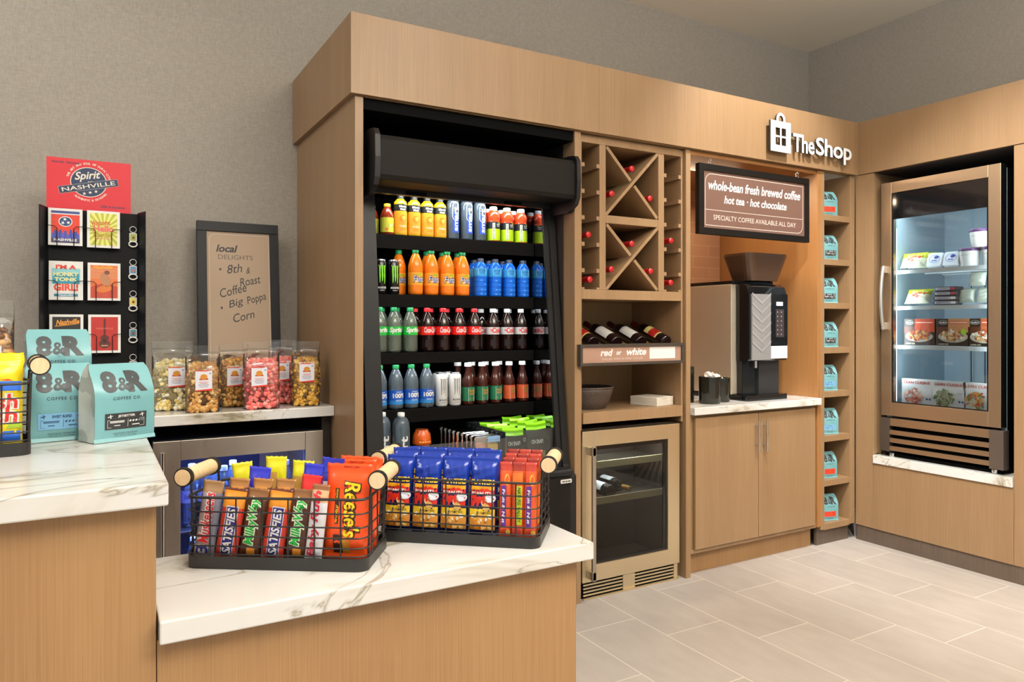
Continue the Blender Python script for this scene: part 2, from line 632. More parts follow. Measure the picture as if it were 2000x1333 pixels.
for z0, z1 in ((1.8665, 2.2075), (1.4995, 1.8265)):
    x0, x1 = 2.1765 - WX, 2.5125 - WX
    h = .008
    cx, cz = (x0 + x1) / 2, (z0 + z1) / 2
    d = Vector((x1 - x0, z1 - z0)).normalized()
    n = Vector((-d.y, d.x)) * h
    q = MB()
    e = .011
    pts = [(x0 + e, z0), (x1, z1 - e * 1.0), (x1, z1), (x1 - e, z1), (x0, z0 + e), (x0, z0)]
    q.loft([[(px, .001, pz) for px, pz in pts], [(px, .34, pz) for px, pz in pts]], OAK, smooth=False)
    q.build('lattice_board', t)
    for a, b_ in ((0, .5), (.5, 1)):
        q = MB()
        g = .012 / ((x1 - x0))
        aa, bb = (a, b_ - g) if a == 0 else (a + g, b_)
        P0 = Vector((x0 + (x1 - x0) * aa, z1 - (z1 - z0) * aa))
        P1 = Vector((x0 + (x1 - x0) * bb, z1 - (z1 - z0) * bb))
        dd = (P1 - P0).normalized()
        nn = Vector((-dd.y, dd.x)) * h
        if a == 0:
            P0 += dd * .009
        else:
            P1 -= dd * .009
        pts = [P0 - nn, P1 - nn, P1 + nn, P0 + nn]
        q.loft([[(p.x, .001, p.y) for p in pts], [(p.x, .34, p.y) for p in pts]], OAK, smooth=False)
        q.build('lattice_board', t)

# ---- framed strip sign under the display bottles
sx0, sx1 = X(1134, 2.80), X(1337, 2.80)
sw = sx1 - sx0
t = thing('menu_strip_sign', 'black framed strip sign reading red or white below the display bottles', 'sign', ((sx0 + sx1) / 2, 2.80, 1.131))
q = MB()
H_ = .103
for x0, x1, z0, z1 in ((-sw / 2, sw / 2, 0, .014), (-sw / 2, sw / 2, H_ - .014, H_), (-sw / 2, -sw / 2 + .014, .0141, H_ - .0141), (sw / 2 - .018, sw / 2, .0141, H_ - .0141)):
    q.box(x0, x1, 0, .028, z0, z1, mat('3b352f', .4))
q.build('frame', t, bevel=.001)
q = MB()
q.box(-sw / 2 + .014, sw / 2 - .018, .008, .02, .014, H_ - .014, mat('a5816f', .5))
fn = flat(.0075)
q.text('red', fn, -.168, .062, .075, .034, WHITE, .03, .25)
q.text('or', fn, -.094, .058, .03, .017, WHITE, .03, .25)
q.text('white', fn, .016, .064, .125, .036, WHITE, .03, .25)
q.text('CHILLED WINE IN WINE COOLER', fn, -.07, .031, .255, .011, mat('d9c4b6', .5))
q.rect(fn, .10, .27, .026, .084, mat('e6e6e2', .4))
q.build('printed_insert', t)

# ---- coffee base cabinet, worktop, backsplash, side panel
t = thing('base_cabinet', 'oak base cabinet with two doors under the coffee machine', 'cabinet', (3.225, 2.85, 0))
box('body', -.508, .508, 0, .84, .115, .852, OAKD, t)
box('toe_kick', -.508, .508, .03, .05, 0, .114, OAKW, t)
box('face_rail', -.508, .508, -.008, -.0005, .1155, .138, OAK, t)
for s in (0, 1):
    x0, x1 = ((-.475, .0) if s == 0 else (.003, .485))
    d = box('door', x0, x1, -.022, -.001, .139, .834, OAK, t, bevel=.002)
    hxp = -.026 if s == 0 else .038
    q = MB()
    q.cyl((hxp, -.052, .618), (hxp, -.052, .80), .006, CHROME, 12)
    for z in (.655, .765):
        q.cyl((hxp, -.052, z), (hxp, -.0225, z), .004, CHROME, 8)
    q.build('handle', d)
box('countertop', 2.718, 3.732, 2.80, 3.60, .853, .893, MARBLE, label='white veined quartz worktop carrying the coffee machine', cat='countertop', bevel=.003)
box('tiled_backsplash', 2.72, 3.73, 3.603, 3.63, .894, 2.248, bricks('brown_stacked_tiles', 'b98f72', 'ad8368', 'c7a083', .29, .0745), label='brown brick-pattern tile backsplash behind the coffee machine', cat='backsplash')
OAKO = wood('oak_with_painted_glow', '8f6237', '9d6e40', 'a7794b')  # the same oak with the nook's orange glow put into its colour
box('nook_side', 3.733, 3.762, 2.83, 3.62, .12, 2.248, OAKO, label='oak panel on the far side of the coffee nook', cat='panel')

box('nook_ceiling_board', 2.718, 3.732, 2.84, 3.602, 2.2255, 2.248, OAKO, label='oak panel closing the top of the coffee nook above the hanging sign', cat='panel')
# ---- tower of coffee bag cubbies
t = thing('cubby_tower', 'narrow oak tower of eight open cubbies holding coffee bags', 'shelf unit', (3.92, 2.83, 0))
TZ = [1.992, 1.724, 1.46, 1.19, .925, .658, .39, .129]
box('side_panel', -.1575, -.125, 0, .34, .1, 2.248, OAK, t)
box('side_panel', .12, .163, 0, .34, .1, 2.248, OAK, t)
box('back_panel', -.1245, .1195, .32, .34, .1, 2.248, OAKD, t)
for z in TZ:
    box('shelf', -.1245, .1195, .004, .319, z - .036, z, OAK, t)
box('plinth', -.157, .14, .03, .05, 0, .099, DARKOAK, t)

# ---- right-hand unit round the freezer (its face looks towards -x)
FX = 4.085
t = thing('fascia', 'pale oak fascia above the glass-door freezer', 'fascia', (FX, 1.4, 2.25))
box('front_board', 0, .025, -1.9, 1.409, 0, .323, OAK, t, bevel=.001)
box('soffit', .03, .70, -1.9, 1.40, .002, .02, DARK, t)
t = thing('freezer_surround', 'oak wall panelling around and below the glass-door freezer', 'panel', (FX, 1.4, 0))
box('stile', .006, .03, 1.31, 1.429, .093, 2.248, OAK, t)
box('jamb', .0305, .75, 1.311, 1.33, .545, 2.248, OAK, t)
box('stile', .006, .03, -1.9, .537, .093, 2.248, OAK, t)
box('jamb', .0305, .75, .517, .536, .545, 2.248, OAK, t)
box('lower_panel', .004, .03, .538, 1.309, .093, .489, OAK, t)
box('plinth', .012, .03, -1.9, 1.43, 0, .092, DARKOAK, t)
box('recess_back', .755, .775, .5, 1.33, .093, 2.248, mat('1d1712', .6), t)
box('freezer_ledge', 4.08, 4.80, 1.9395, 2.708, .491, .541, MARBLE, label='white quartz ledge under the glass-door freezer', cat='countertop', bevel=.002)

# ================================================================ counters in front
ZL, ZH, CY = .864, 1.082, 1.256
t = thing('service_counter', 'tall oak service counter under the stacked coffee bags', 'counter', (-.7, 1.65, 0))
box('front_panel', -1.3, .787, -.368, -.345, 0, 1.044, OAKW, t)
box('body', -1.3, .785, -.344, .30, 0, 1.044, OAKW, t)
box('countertop', -2.0, .103, CY, 2.02, 1.045, ZH, MARBLE, label='raised white quartz countertop holding the coffee bags', cat='countertop', bevel=.003)
t = thing('low_counter', 'lower oak counter under the two wire snack baskets', 'counter', (.49, 1.43, 0))
box('front_panel', -.402, .41, -.148, -.125, 0, .826, OAKW, t)
box('body', -.40, .408, -.124, .14, 0, .826, OAKW, t)
box('countertop', .09, .928, CY, 1.608, .827, ZL, MARBLE, label='lower white quartz countertop under the two snack baskets', cat='countertop', bevel=.003)

# ---- back counter with popcorn
box('countertop', -1.6, .907, 3.112, 3.783, .933, .975, MARBLE, label='white quartz back counter carrying the popcorn bags', cat='countertop', bevel=.003)
t = thing('counter_base', 'dark base carrying the back counter beside the blue-lit fridge', 'counter', (0, 3.45, 0))
box('side_panel', .868, .906, -.28, .33, 0, .932, mat('2a221d', .5), t)
box('body', -1.6, .155, -.27, .33, 0, .932, mat('4a3d33', .5), t)
# ================================================================ open drinks fridge
mx0, mx1 = .975, 1.965           # outer faces of the cheeks
ix0, ix1 = 1.05, 1.905          # inner faces
MIRROR = mat('a4a8ad', .03, 1.0, name='mirror_lining')
t = thing('display_fridge', 'black open-front drinks fridge with curved hood and five stocked levels', 'fridge', (1.47, 2.8, 0))
OX, OY = 1.47, 2.8
prof = [(2.80, .0), (3.72, .0), (3.72, 2.09), (3.0, 2.09), (2.985, 1.86), (2.86, .66), (2.80, .62)]
for nm, a, b_ in (('cheek', mx0, mx0 + .034), ('cheek', mx1 - .034, mx1)):
    q = MB()
    q.loft([[(a - OX, y - OY, z) for y, z in prof], [(b_ - OX, y - OY, z) for y, z in prof]], CHAR, smooth=False)
    c = q.build(nm, t, bevel=.004)
for a, b_, m, nm in ((mx0 + .0345, ix0, CHAR, 'inner_cheek'), (ix1, mx1 - .0345, CHAR, 'inner_cheek')):
    pr = [(2.872, .622), (3.70, .622), (3.70, 2.0), (3.003, 2.0), (3.001, 1.895), (2.872, .70)]
    q = MB()
    q.loft([[(a - OX, y - OY, z) for y, z in pr], [(b_ - OX, y - OY, z) for y, z in pr]], m, smooth=False)
    q.build(nm, t)
pr = [(2.885, .63), (3.69, .63), (3.69, 1.99), (3.012, 1.99), (3.010, 1.9), (2.885, .72)]
q = MB()
q.loft([[(ix1 - .003 - OX, y - OY, z) for y, z in pr], [(ix1 - .0005 - OX, y - OY, z) for y, z in pr]], MIRROR, smooth=False)
q.build('mirror_lining', t)
box('back_panel', ix0 - OX, ix1 - OX, .87, .90, .1, 2.0, BLK, t)
# hood, slightly curved
pr = [(2.797, 1.915), (2.787, 1.935), (2.785, 2.075), (2.80, 2.098), (2.85, 2.10), (3.70, 2.10), (3.70, 2.00), (2.96, 2.0), (2.955, 1.915)]
q = MB()
q.loft([[(mx0 + .018 - OX, y - OY, z) for y, z in pr], [(mx1 - .018 - OX, y - OY, z) for y, z in pr]], mat('171412', .6, 0, 0, .18), smooth=False)
q.build('hood', t, bevel=.003)
for a, b_ in ((mx0 - .004, mx0 + .0175), (mx1 - .0175, mx1 + .004)):
    pr = [(2.79, 1.89), (2.772, 1.92), (2.766, 2.0), (2.77, 2.09), (2.79, 2.118), (2.84, 2.125), (2.98, 2.125), (2.98, 1.86), (2.85, 1.86)]
    q = MB()
    q.loft([[(a - OX, y - OY, z) for y, z in pr], [(b_ - OX, y - OY, z) for y, z in pr]], CHAR, smooth=False)
    q.build('hood_end_cap', t, bevel=.004)
q = MB()
q.box(mx0 + .036 - OX, mx1 - .036 - OX, 2.97 - OY, 3.0 - OY, 1.893, 1.999, CHAR)
for cx in (1.23, 1.72):
    q.loft([[(x, 2.9698 - OY, z) for x, z in rr(.1, .016, .007, 3, cx - OX, 1.904)], [(x, 2.966 - OY, z) for x, z in rr(.094, .012, .005, 3, cx - OX, 1.904)]], BLK, smooth=False)
q.build('night_blind_housing', t, bevel=.002)
box('lamp_strip', ix0 + .02 - OX, ix1 - .02 - OX, .245, .275, 1.962, 1.975, mat('ffffff', .5, 0, 6.0, name='led_tube'), t)
SHZ = [1.732, 1.464, 1.202, .946]
for z, lip in zip(SHZ, (.064, .057, .05, .06)):
    q = MB()
    q.box(ix0 + .002 - OX, ix1 - .005 - OX, .281, .86, z - .022, z - .004, BLACKM)
    q.box(ix0 + .002 - OX, ix1 - .005 - OX, .272, .2805, z - lip, z, mat('0b0908', .6, 0, 0, .08))
    q.build('shelf', t, bevel=.001)
q = MB()
q.box(ix0 + .001 - OX, ix1 - .004 - OX, .10, .86, .60, .62, BLACKM)
q.build('lower_deck', t)
q = MB()
pr = [(2.80, .05), (2.86, .05), (2.86, .645), (2.83, .66), (2.80, .62), (2.797, .585)]
q.loft([[(mx0 + .035 - OX, y - OY, z) for y, z in pr], [(mx1 - .035 - OX, y - OY, z) for y, z in pr]], mat('14110e', .55, 0, 0, .2), smooth=False)
q.build('front_panel', t, bevel=.003)
q = MB()
q.cyl((mx0 + .03 - OX, .006, .64), (mx1 - .03 - OX, .006, .64), .02, BLACKM, 14)
q.build('bumper', t)
q = MB()
q.loft([[(x, -.0055, z) for x, z in rr(.062, .018, .004, 3, 1.905 - OX, .6)], [(x, -.0035, z) for x, z in rr(.062, .018, .004, 3, 1.905 - OX, .6)]], mat('d9d6d0', .35), smooth=False)
for a, b_ in ((-.022, -.008), (-.005, .006), (.009, .023)):
    q.rect(flat(-.0058), 1.905 - OX + a, 1.905 - OX + b_, .597, .602, CHAR)
q.build('name_plate', t)
q = MB()
q.box(ix0 + .01 - OX, 1.633 - OX, .075, .079, .6215, .812, ACRYL)
q.build('acrylic_front', t, bevel=.0008)
q = MB()
for a in ((1.638, 1.641, 2.90, 3.30), (1.898, 1.901, 2.92, 3.30), (1.641, 1.898, 2.90, 2.903), (1.641, 1.898, 3.297, 3.30)):
    q.box(a[0] - OX, a[1] - OX, a[2] - OY, a[3] - OY, .622, .835, ACRYL)
q.build('acrylic_bin', t)
area('fridge_hood_lamp', (1.475, 3.01, 1.972), (radians(22), 0, 0), .8, .05, 6, (.93, .97, 1))
for z in SHZ:
    area('added_shelf_fill', (1.475, 3.09, z - .0235), (radians(15), 0, 0), .8, .015, 1.0, (.96, .98, 1))  # added fill under each shelf to lift the dim lower rows

# ================================================================ under-counter fridge lit blue
t = thing('undercounter_fridge', 'stainless under-counter fridge with blue-lit glass door below the popcorn', 'fridge', (.53, 3.12, 0))
ox, oy = .53, 3.12
def fb(n, x0, x1, y0, y1, z0, z1, m, par=None, bevel=.001):
    return box(n, x0 - ox, x1 - ox, y0 - oy, y1 - oy, z0, z1, m, par or t, bevel=bevel)
INB = mat('23283a', .4)
q = MB()
for a in ((.20, .215, 3.165, 3.75, .08, .868), (.845, .86, 3.165, 3.75, .08, .868), (.2155, .8445, 3.165, 3.75, .85, .868), (.2155, .8445, 3.165, 3.75, .08, .1), (.2155, .8445, 3.72, 3.75, .1005, .8495)):
    q.box(a[0] - ox, a[1] - ox, a[2] - oy, a[3] - oy, a[4], a[5], INB)
q.build('cabinet_body', t)
fb('toe_grille', .2, .86, 3.19, 3.21, .0, .079, BLACKM)
d = MB()
for a in ((.201, .298, .09, .872), (.785, .86, .09, .872), (.2985, .7845, .795, .872), (.2985, .7845, .09, .17)):
    d.box(a[0] - ox, a[1] - ox, 3.122 - oy, 3.16 - oy, a[2], a[3], STEEL)
d = d.build('door', t, bevel=.001)
fb('glass_pane', .299, .784, 3.135, 3.14, .171, .794, GLASS, d, 0)
q = MB()
q.cyl((.232 - ox, 3.085 - oy, .2), (.232 - ox, 3.085 - oy, .835), .009, CHROME, 14)
for z in (.23, .80):
    q.cyl((.232 - ox, 3.085 - oy, z), (.232 - ox, 3.121 - oy, z), .006, CHROME, 10)
q.build('handle', d)
for z in (.50, .22):
    fb('wire_shelf', .2165, .8435, 3.17, 3.70, z - .008, z, mat('8f98a8', .3, .8))
q = MB()
for x in (.285, .79):
    q.box(x - ox, x + .006 - ox, 3.162 - oy, 3.17 - oy, .13, .83, mat('4a5cff', .5, 0, 10.0, name='blue_led'))
q.build('led_strip', t)
area('fridge_blue_led', (.53, 3.30, .838), (0, 0, 0), .5, .2, 11, (.18, .28, 1))
area('fridge_blue_led', (.53, 3.30, .488), (0, 0, 0), .5, .2, 4, (.18, .28, 1))

# ================================================================ wine cooler
t = thing('wine_cooler', 'stainless wine cooler with glass door standing below the wine cabinet', 'wine cooler', (2.348, 2.85, 0))
ox, oy = 2.348, 2.85
q = MB()
INW = mat('3d342e', .45)
for a in ((2.04, 2.055, 2.895, 3.24, .085, .818), (2.64, 2.655, 2.895, 3.24, .085, .818), (2.0555, 2.6395, 2.895, 3.24, .80, .818), (2.0555, 2.6395, 2.895, 3.24, .085, .1), (2.0555, 2.6395, 3.2, 3.24, .1005, .7995)):
    q.box(a[0] - ox, a[1] - ox, a[2] - oy, a[3] - oy, a[4], a[5], INW)
q.build('cabinet_body', t)
d = MB()
GOLD = brushed('warm_brushed_steel', 'e6d7b6', .36)
for a in ((2.036, 2.107, .082, .812), (2.579, 2.658, .082, .812), (2.1072, 2.5788, .737, .812), (2.1072, 2.5788, .082, .162)):
    d.box(a[0] - ox, a[1] - ox, 0, .038, a[2], a[3], GOLD)
d = d.build('door', t, bevel=.0015)
q = MB()
for a in ((2.108, 2.116, .163, .736), (2.555, 2.578, .163, .736), (2.1162, 2.5548, .716, .736), (2.1162, 2.5548, .163, .176)):
    q.box(a[0] - ox, a[1] - ox, .012, .018, a[2], a[3], BLKG)
q.build('black_glass_border', d)
fb('glass_pane', 2.1165, 2.5545, 2.863, 2.867, .177, .715, TINTGLASS, d, 0)
q = MB()
q.box(2.062 - ox, 2.082 - ox, -.05, -.036, .10, .745, STEEL)
for z in (.105, .70):
    q.box(2.06 - ox, 2.084 - ox, -.05, -.0005, z, z + .04, STEEL)
q.build('handle', d, bevel=.002)
for z in (.624, .444):
    q = MB()
    q.box(2.058 - ox, 2.637 - ox, .062, .0735, z - .012, z + .022, mat('b9ac8c', .4, .3, name='satin_shelf_front'))
    for k in range(9):
        y = 2.94 + k * .028
        q.box(2.06 - ox, 2.635 - ox, y - oy, y + .006 - oy, z - .004, z + .002, STEEL)
    q.build('bottle_shelf', t)
q = MB()
for k in range(4):
    z = .012 + k * .0165
    q.box(2.05 - ox, 2.29 - ox, .012, .02, z, z + .008, GOLD)
    q.box(2.365 - ox, 2.625 - ox, .012, .02, z, z + .008, GOLD)
q.box(2.29 - ox, 2.365 - ox, .008, .02, .004, .078, GOLD)
q.box(2.625 - ox, 2.65 - ox, .008, .02, .004, .078, GOLD)
q.box(2.04 - ox, 2.65 - ox, .022, .03, .0, .081, BLK)
q.box(2.04 - ox, 2.65 - ox, -.004, .0075, 0, .006, GOLD)
q.build('vent_grille', t)
q = MB()
q.cyl((2.622 - ox, .055, .2), (2.622 - ox, .055, .70), .004, mat('cfe0ff', .5, 0, 3.0, name='cool_led'), 8)
q.build('led_strip', t)
area('wine_cooler_led', (2.36, 2.91, .792), (radians(10), 0, 0), .45, .04, 9, (.8, .9, 1))

# ================================================================ glass-door freezer (faces -x)
# built facing -y, then turned to face -x; local x runs towards -y of the room
FXD, FYC = 4.10, 2.335
t = thing('display_freezer', 'bronze framed glass-door freezer standing on the quartz ledge', 'freezer', (FXD, FYC, .541), radians(-90))
hw = .335
zb = .541
q = MB()
INF = mat('a6b9c3', .35, name='freezer_liner')
zt = 2.155 - zb
q.box(-hw - .003, -hw - .0005, .055, .66, .02, zt, BLK)
q.box(hw + .0005, hw + .003, .055, .66, .02, zt, BLK)
for a in ((-hw, -hw + .03, .06, .66, .02, zt, INF), (hw - .03, hw, .06, .66, .02, zt, INF), (-hw + .0305, hw - .0305, .06, .66, zt - .06, zt, INF), (-hw + .0305, hw - .0305, .06, .66, .25, .28, INF), (-hw + .0305, hw - .0305, .62, .66, .2805, zt - .0605, INF)):
    q.box(*a)
q.build('cabinet_body', t)
d = MB()
z0, z1 = .787 - zb, 2.173 - zb
g0, g1 = .867 - zb, 2.108 - zb
for a in ((-hw + .003, -.268, z0, z1), (.27, hw - .003, z0, z1), (-.2678, .2698, g1, z1), (-.2678, .2698, z0, g0)):
    d.box(a[0], a[1], 0, .05, a[2], a[3], BRONZE)
d = d.build('door', t, bevel=.0015)
q = MB()
for a in ((-.267, -.261, g0, g1), (.261, .269, g0, g1), (-.2608, .2608, 1.952 - zb, g1), (-.2608, .2608, g0, g0 + .006)):
    q.box(a[0], a[1], .006, .016, a[2], a[3], BLKG)
q.build('black_glass_border', d)
for x in (-hw + .0015, hw - .0028):
    box('door_edge', x, x + .0012, .001, .055, z0 + .001, z1 - .001, BLK, d, bevel=0)
box('glass_pane', -.2605, .2605, .008, .012, g0 + .0065, 1.9515 - zb, GLASS, d, bevel=0)
q = MB()
hz0, hz1 = 1.30 - zb, 1.675 - zb
q.tube([(-.303, -.002 - .045 * sin(pi * (.08 + .84 * k / 14)) ** .6, hz0 + (hz1 - hz0) * k / 14) for k in range(15)], .011, mat('dedad2', .3, .9), 10)
for z in (hz0 + .02, hz1 - .02):
    q.box(-.315, -.291, -.03, -.0005, z - .02, z + .02, mat('dedad2', .3, .9))
q.build('handle', d, bevel=.002)
gr = MB()
v0, v1 = .575 - zb, .772 - zb
gr.box(-hw, -.281, 0, .05, v0, v1, mat('6e655d', .4, .8))
gr.box(.277, hw + .012, -.006, .05, v0 - .006, v1 + .002, mat('7d7168', .4, .8))
gr.box(-.2805, .2765, .004, .03, v1 - .045, v1, BRONZE)
for k in range(3):
    z = v0 + .006 + k * .0475
    gr.box(-.2805, .2765, .002, .02, z, z + .026, BRONZE)
gr.box(-.2805, .2765, .034, .05, v0, v1 - .046, BLK)
gr.build('vent_grille', t, bevel=.001)
q = MB()
q.box(-hw + .01, hw - .01, .03, .62, .003, .019, BLK)
for x in (-hw + .05, hw - .05):
    q.lathe([(.018, 0), (.018, .02)], CHROME, 12, Matrix.Translation((x, .04, 0)))
    q.lathe([(.018, 0), (.018, .02)], CHROME, 12, Matrix.Translation((x, .58, 0)))
q.build('feet', t)
FSZ = [1.655, 1.44, 1.207, .85]
for z in FSZ:
    q = MB()
    z -= zb
    WR = mat('e6ecee', .4)
    q.box(-hw + .033, hw - .033, .085, .093, z - .024, z - .002, WR)
    for k in range(26):
        x = -hw + .04 + k * .0237
        q.box(x, x + .004, .09, .6, z - .006, z - .002, WR)
    for y in (.2, .4, .59):
        q.box(-hw + .033, hw - .033, y, y + .006, z - .012, z - .0065, WR)
    q.build('wire_shelf', t)
q = MB()
for x in (-.13, -.05, .05, .12, .2):
    q.cyl((x, .6, .42), (x, .6, .75), .003, BLACKM, 6)
    q.cyl((x, .6, 1.0), (x, .6, 1.25), .003, BLACKM, 6)
q.cyl((-.13, .6, .75), (.29, .6, .75), .004, BLACKM, 6)
q.cyl((-.13, .6, 1.25), (.29, .6, 1.25), .004, BLACKM, 6)
q.build('back_wire_guard', t)
q = MB()
q.cyl((-.288, .075, .33), (-.288, .075, zt - .25), .007, mat('e9f6ff', .5, 0, 3.0, name='freezer_led'), 8)
q.build('led_strip', t)
area('freezer_lamp', (FXD + .12, FYC, 2.06), (0, radians(25), radians(0)), .1, .5, 3, (.84, .94, 1))
area('freezer_side_lamp', (FXD + .075, FYC + .27, 1.5), (radians(90), 0, radians(-135)), .05, 1.0, 3.2, (.84, .94, 1))
area('freezer_side_lamp', (FXD + .075, FYC - .28, 1.5), (radians(90), 0, radians(-45)), .05, 1.0, 3.2, (.84, .94, 1))

# ================================================================ coffee machine
t = thing('coffee_machine', 'tall steel and black bean-to-cup coffee machine on the quartz worktop', 'coffee machine', (3.37, 2.99, .8935))
cz = .8935
q = MB()
q.loft([[(x, y, z) for x, y in rr(.35, .46, .02, 4, .0, .125)] for z in (0, .03)], BLKG, smooth=False)
q.build('drip_base', t, bevel=.003)
q = MB()
q.box(-.18, .165, .005, .42, .0305, .668, mat('c9bca6', .42, .55, name='satin_machine_steel'))
q.build('steel_body', t, bevel=.004)
q = MB()
q.box(-.17, .168, .0, .42, .6685, .69, BLKG)
pr = [(-.003, .225), (-.085, .225), (-.095, .24), (-.095, .60), (-.075, .655), (-.045, .67), (-.003, .67)]
q.loft([[(-.145, y, z) for y, z in pr], [(.175, y, z) for y, z in pr]], BLKG, smooth=False)
q.build('head', t, bevel=.004)
q = MB()
q.box(-.131, .024, -.105, -.0955, .232, .61, mat('b6b6b8', .35, .6))
for k in range(6):
    z = .585 - k * .055
    for s in (-1, 1):
        q.loft([[(-.0535 + s * .077, -.107, z + .02), (-.0535 + s * .077, -.1055, z + .028), (-.0535 + s * .077, -.107, z + .034)], [(-.0535, -.107, z - .034), (-.0535, -.1055, z - .026), (-.0535, -.107, z - .02)]], mat('cfcfd1', .3, .6), smooth=False)
q.build('chevron_panel', t)
q = MB()
q.box(.03, .172, -.1005, -.0955, .32, .612, BLKG)
fn = flat(-.1012)
q.rect(fn, .075, .13, .545, .567, mat('dfe6ea', .3, 0, 1.2, name='small_display'))
q.rect(fn, .07, .14, .362, .525, mat('3a3436', .3))
for k in range(6):
    for s in (-.02, .012):
        q.disc(flat(-.1016), .105 + s, .378 + k * .026, .004, .004, mat('b0a6a4', .4), 10)
q.build('control_panel', t)
q = MB()
q.box(.03, .167, -.104, -.0955, .237, .31, mat('e2e2e0', .35))
q.build('lower_panel', t, bevel=.002)
q = MB()
q.box(-.135, -.02, -.04, .0045, .0305, .2245, mat('1a1c1e', .15))
q.box(-.02, .15, -.055, .0045, .0305, .2245, mat('2a2b2d', .4))
q.build('dispensing_column', t)
q = MB()
q.cyl((-.055, -.062, .185), (-.055, -.062, .2245), .011, CHROME, 14)
q.build('spout', t)
q = MB()
SM = mat('4a3628', .15, name='smoked_hopper_plastic')
def hop(w_, d_, z):
    return [(.05 + x, .035 + y, z) for x, y in rr(w_, d_, .05, 4)]
q.loft([hop(.25, .17, .6905), hop(.35, .22, .835), hop(.35, .22, .85), hop(.335, .205, .85), hop(.24, .16, .70)], SM, True, True, smooth=False)
q.build('bean_hopper', t)
CANB = mat('1b1c17', .06, name='gloss_black_ceramic')
for i, (x, y, r, h, lab) in enumerate(((2.955, 2.93, .06, .148, 'gloss black canister heaped with white creamer cups beside the coffee machine'), (3.075, 2.965, .052, .135, 'empty gloss black canister between the creamer canister and the coffee machine'), (2.875, 3.045, .055, .2, 'tallest black canister, standing behind the creamer canister'))):
    q = MB()
    q.lathe([(r * .93, 0), (r * .98, .008), (r, h - .004), (r, h), (r - .005, h), (r - .007, .012), (0.001, .012)], CANB, 28, None, True, True, False)
    q.build('canister', label=lab, cat='canister', loc=(x, y, .8935))
CU = mat('efe6dc', .5)
k = 0
where = ['at the side nearest the wine cabinet', 'on top in the middle', 'towards the coffee machine', 'at the front rim', 'at the back of the heap']
for dx, dy, dz, ax in ((-.032, -.01, .148, .5), (-.004, .014, .157, 1.2), (.024, .0, .15, -.6), (.004, -.034, .146, .9), (.035, -.022, .143, 1.4)):
    q = MB()
    q.lathe([(.014, -.011), (.0165, .009), (.019, .01), (.019, .012)], CU, 14, Matrix.Rotation(ax, 4, 'X') @ Matrix.Rotation(ax * 1.7, 4, 'Y'))
    q.build('creamer_cup', label='white creamer cup heaped in the black canister, ' + where[k], cat='creamer cup', group='creamer cups in the canister', loc=(2.955 + dx, 2.93 + dy, .8935 + dz))
    k += 1
q = MB()
for a in (0,):
    q.lathe([(.05, 0), (.05, .134)], mat('151515', .3), 16)
q.build('creamer_cup_stack', label='dark filling of the creamer canister below the white cups', cat='creamer cups', kind='stuff', loc=(2.955, 2.93, .907))

# ---- hanging sign
sy = 2.83
x0, x1 = X(1366, sy), X(1581, sy)
t = thing('hanging_sign', 'brown framed sign hanging over the coffee machine listing coffee, tea and chocolate', 'sign', ((x0 + x1) / 2, sy, 1.812))
hw2, H_ = (x1 - x0) / 2, .376
q = MB()
for a in ((-hw2, hw2, 0, .035), (-hw2, hw2, H_ - .035, H_), (-hw2, -hw2 + .035, .0352, H_ - .0352), (hw2 - .035, hw2, .0352, H_ - .0352)):
    q.box(a[0], a[1], 0, .03, a[2], a[3], mat('0f0d0c', .45, 0, 0, .25))
q.build('frame', t, bevel=.001)
q = MB()
q.box(-hw2 + .033, hw2 - .033, .008, .02, .033, H_ - .033, mat('6d5248', .35))
fn = flat(.0076)
PK = mat('e3cfc4', .5)
W_, Hh = hw2 * 2 - .10, H_ - .10
def outline(pts, wd, m, mb, fn):
    for i in range(len(pts)):
        (ax, ay), (bx, by) = pts[i], pts[(i + 1) % len(pts)]
        l = max(1e-6, sqrt((bx - ax) ** 2 + (by - ay) ** 2))
        nx, ny = -(by - ay) / l * wd / 2, (bx - ax) / l * wd / 2
        mb.poly([(ax - nx, ay - ny), (bx - nx, by - ny), (bx + nx, by + ny), (ax + nx, ay + ny)], fn, m)
def rr2(w_, h_, rs, cx=0, cy=0, n=6):
    p = []
    for k, (sx, sy_) in enumerate(((1, 1), (-1, 1), (-1, -1), (1, -1))):
        r = rs[k]
        for j in range(n + 1):
            a = pi / 2 * (k + j / n)
            p.append((cx + sx * (w_ / 2 - r) + r * cos(a), cy + sy_ * (h_ / 2 - r) + r * sin(a)))
    return p
outline(rr2(W_, Hh, (.003, .045, .003, .045), 0, H_ / 2), .003, PK, q, fn)
q.rect(fn, -W_ / 2, W_ / 2, .132, .1345, PK)
q.text('whole-bean fresh brewed coffee', fn, 0, .268, .735, .052, WHITE, .02, .22)
q.text('hot tea · hot chocolate', fn, 0, .196, .50, .043, WHITE, .02, .22)
q.text('SPECIALTY COFFEE AVAILABLE ALL DAY', fn, 0, .095, .66, .026, PK)
q.build('printed_panel', t)
for s in (-1, 1):
    q = MB()
    x = s * (hw2 - .09)
    q.tube([(x + .009 * cos(a), .015, H_ + .008 + .009 * sin(a)) for a in [2 * pi * k / 12 for k in range(12)]], .0018, CHROME, 6, True)
    q.tube([(x, .015 + .009 * cos(a), H_ + .022 + .009 * sin(a)) for a in [2 * pi * k / 12 for k in range(12)]], .0018, CHROME, 6, True)
    q.cyl((x, .015, H_ + .03), (x, .015, 2.2495 - 1.812), .0016, CHROME, 6)
    q.build('hook', t)
area('coffee_nook_puck', (3.2, 3.15, 2.222), (radians(-12), 0, 0), .5, .12, 15.0, (1, .76, .5))

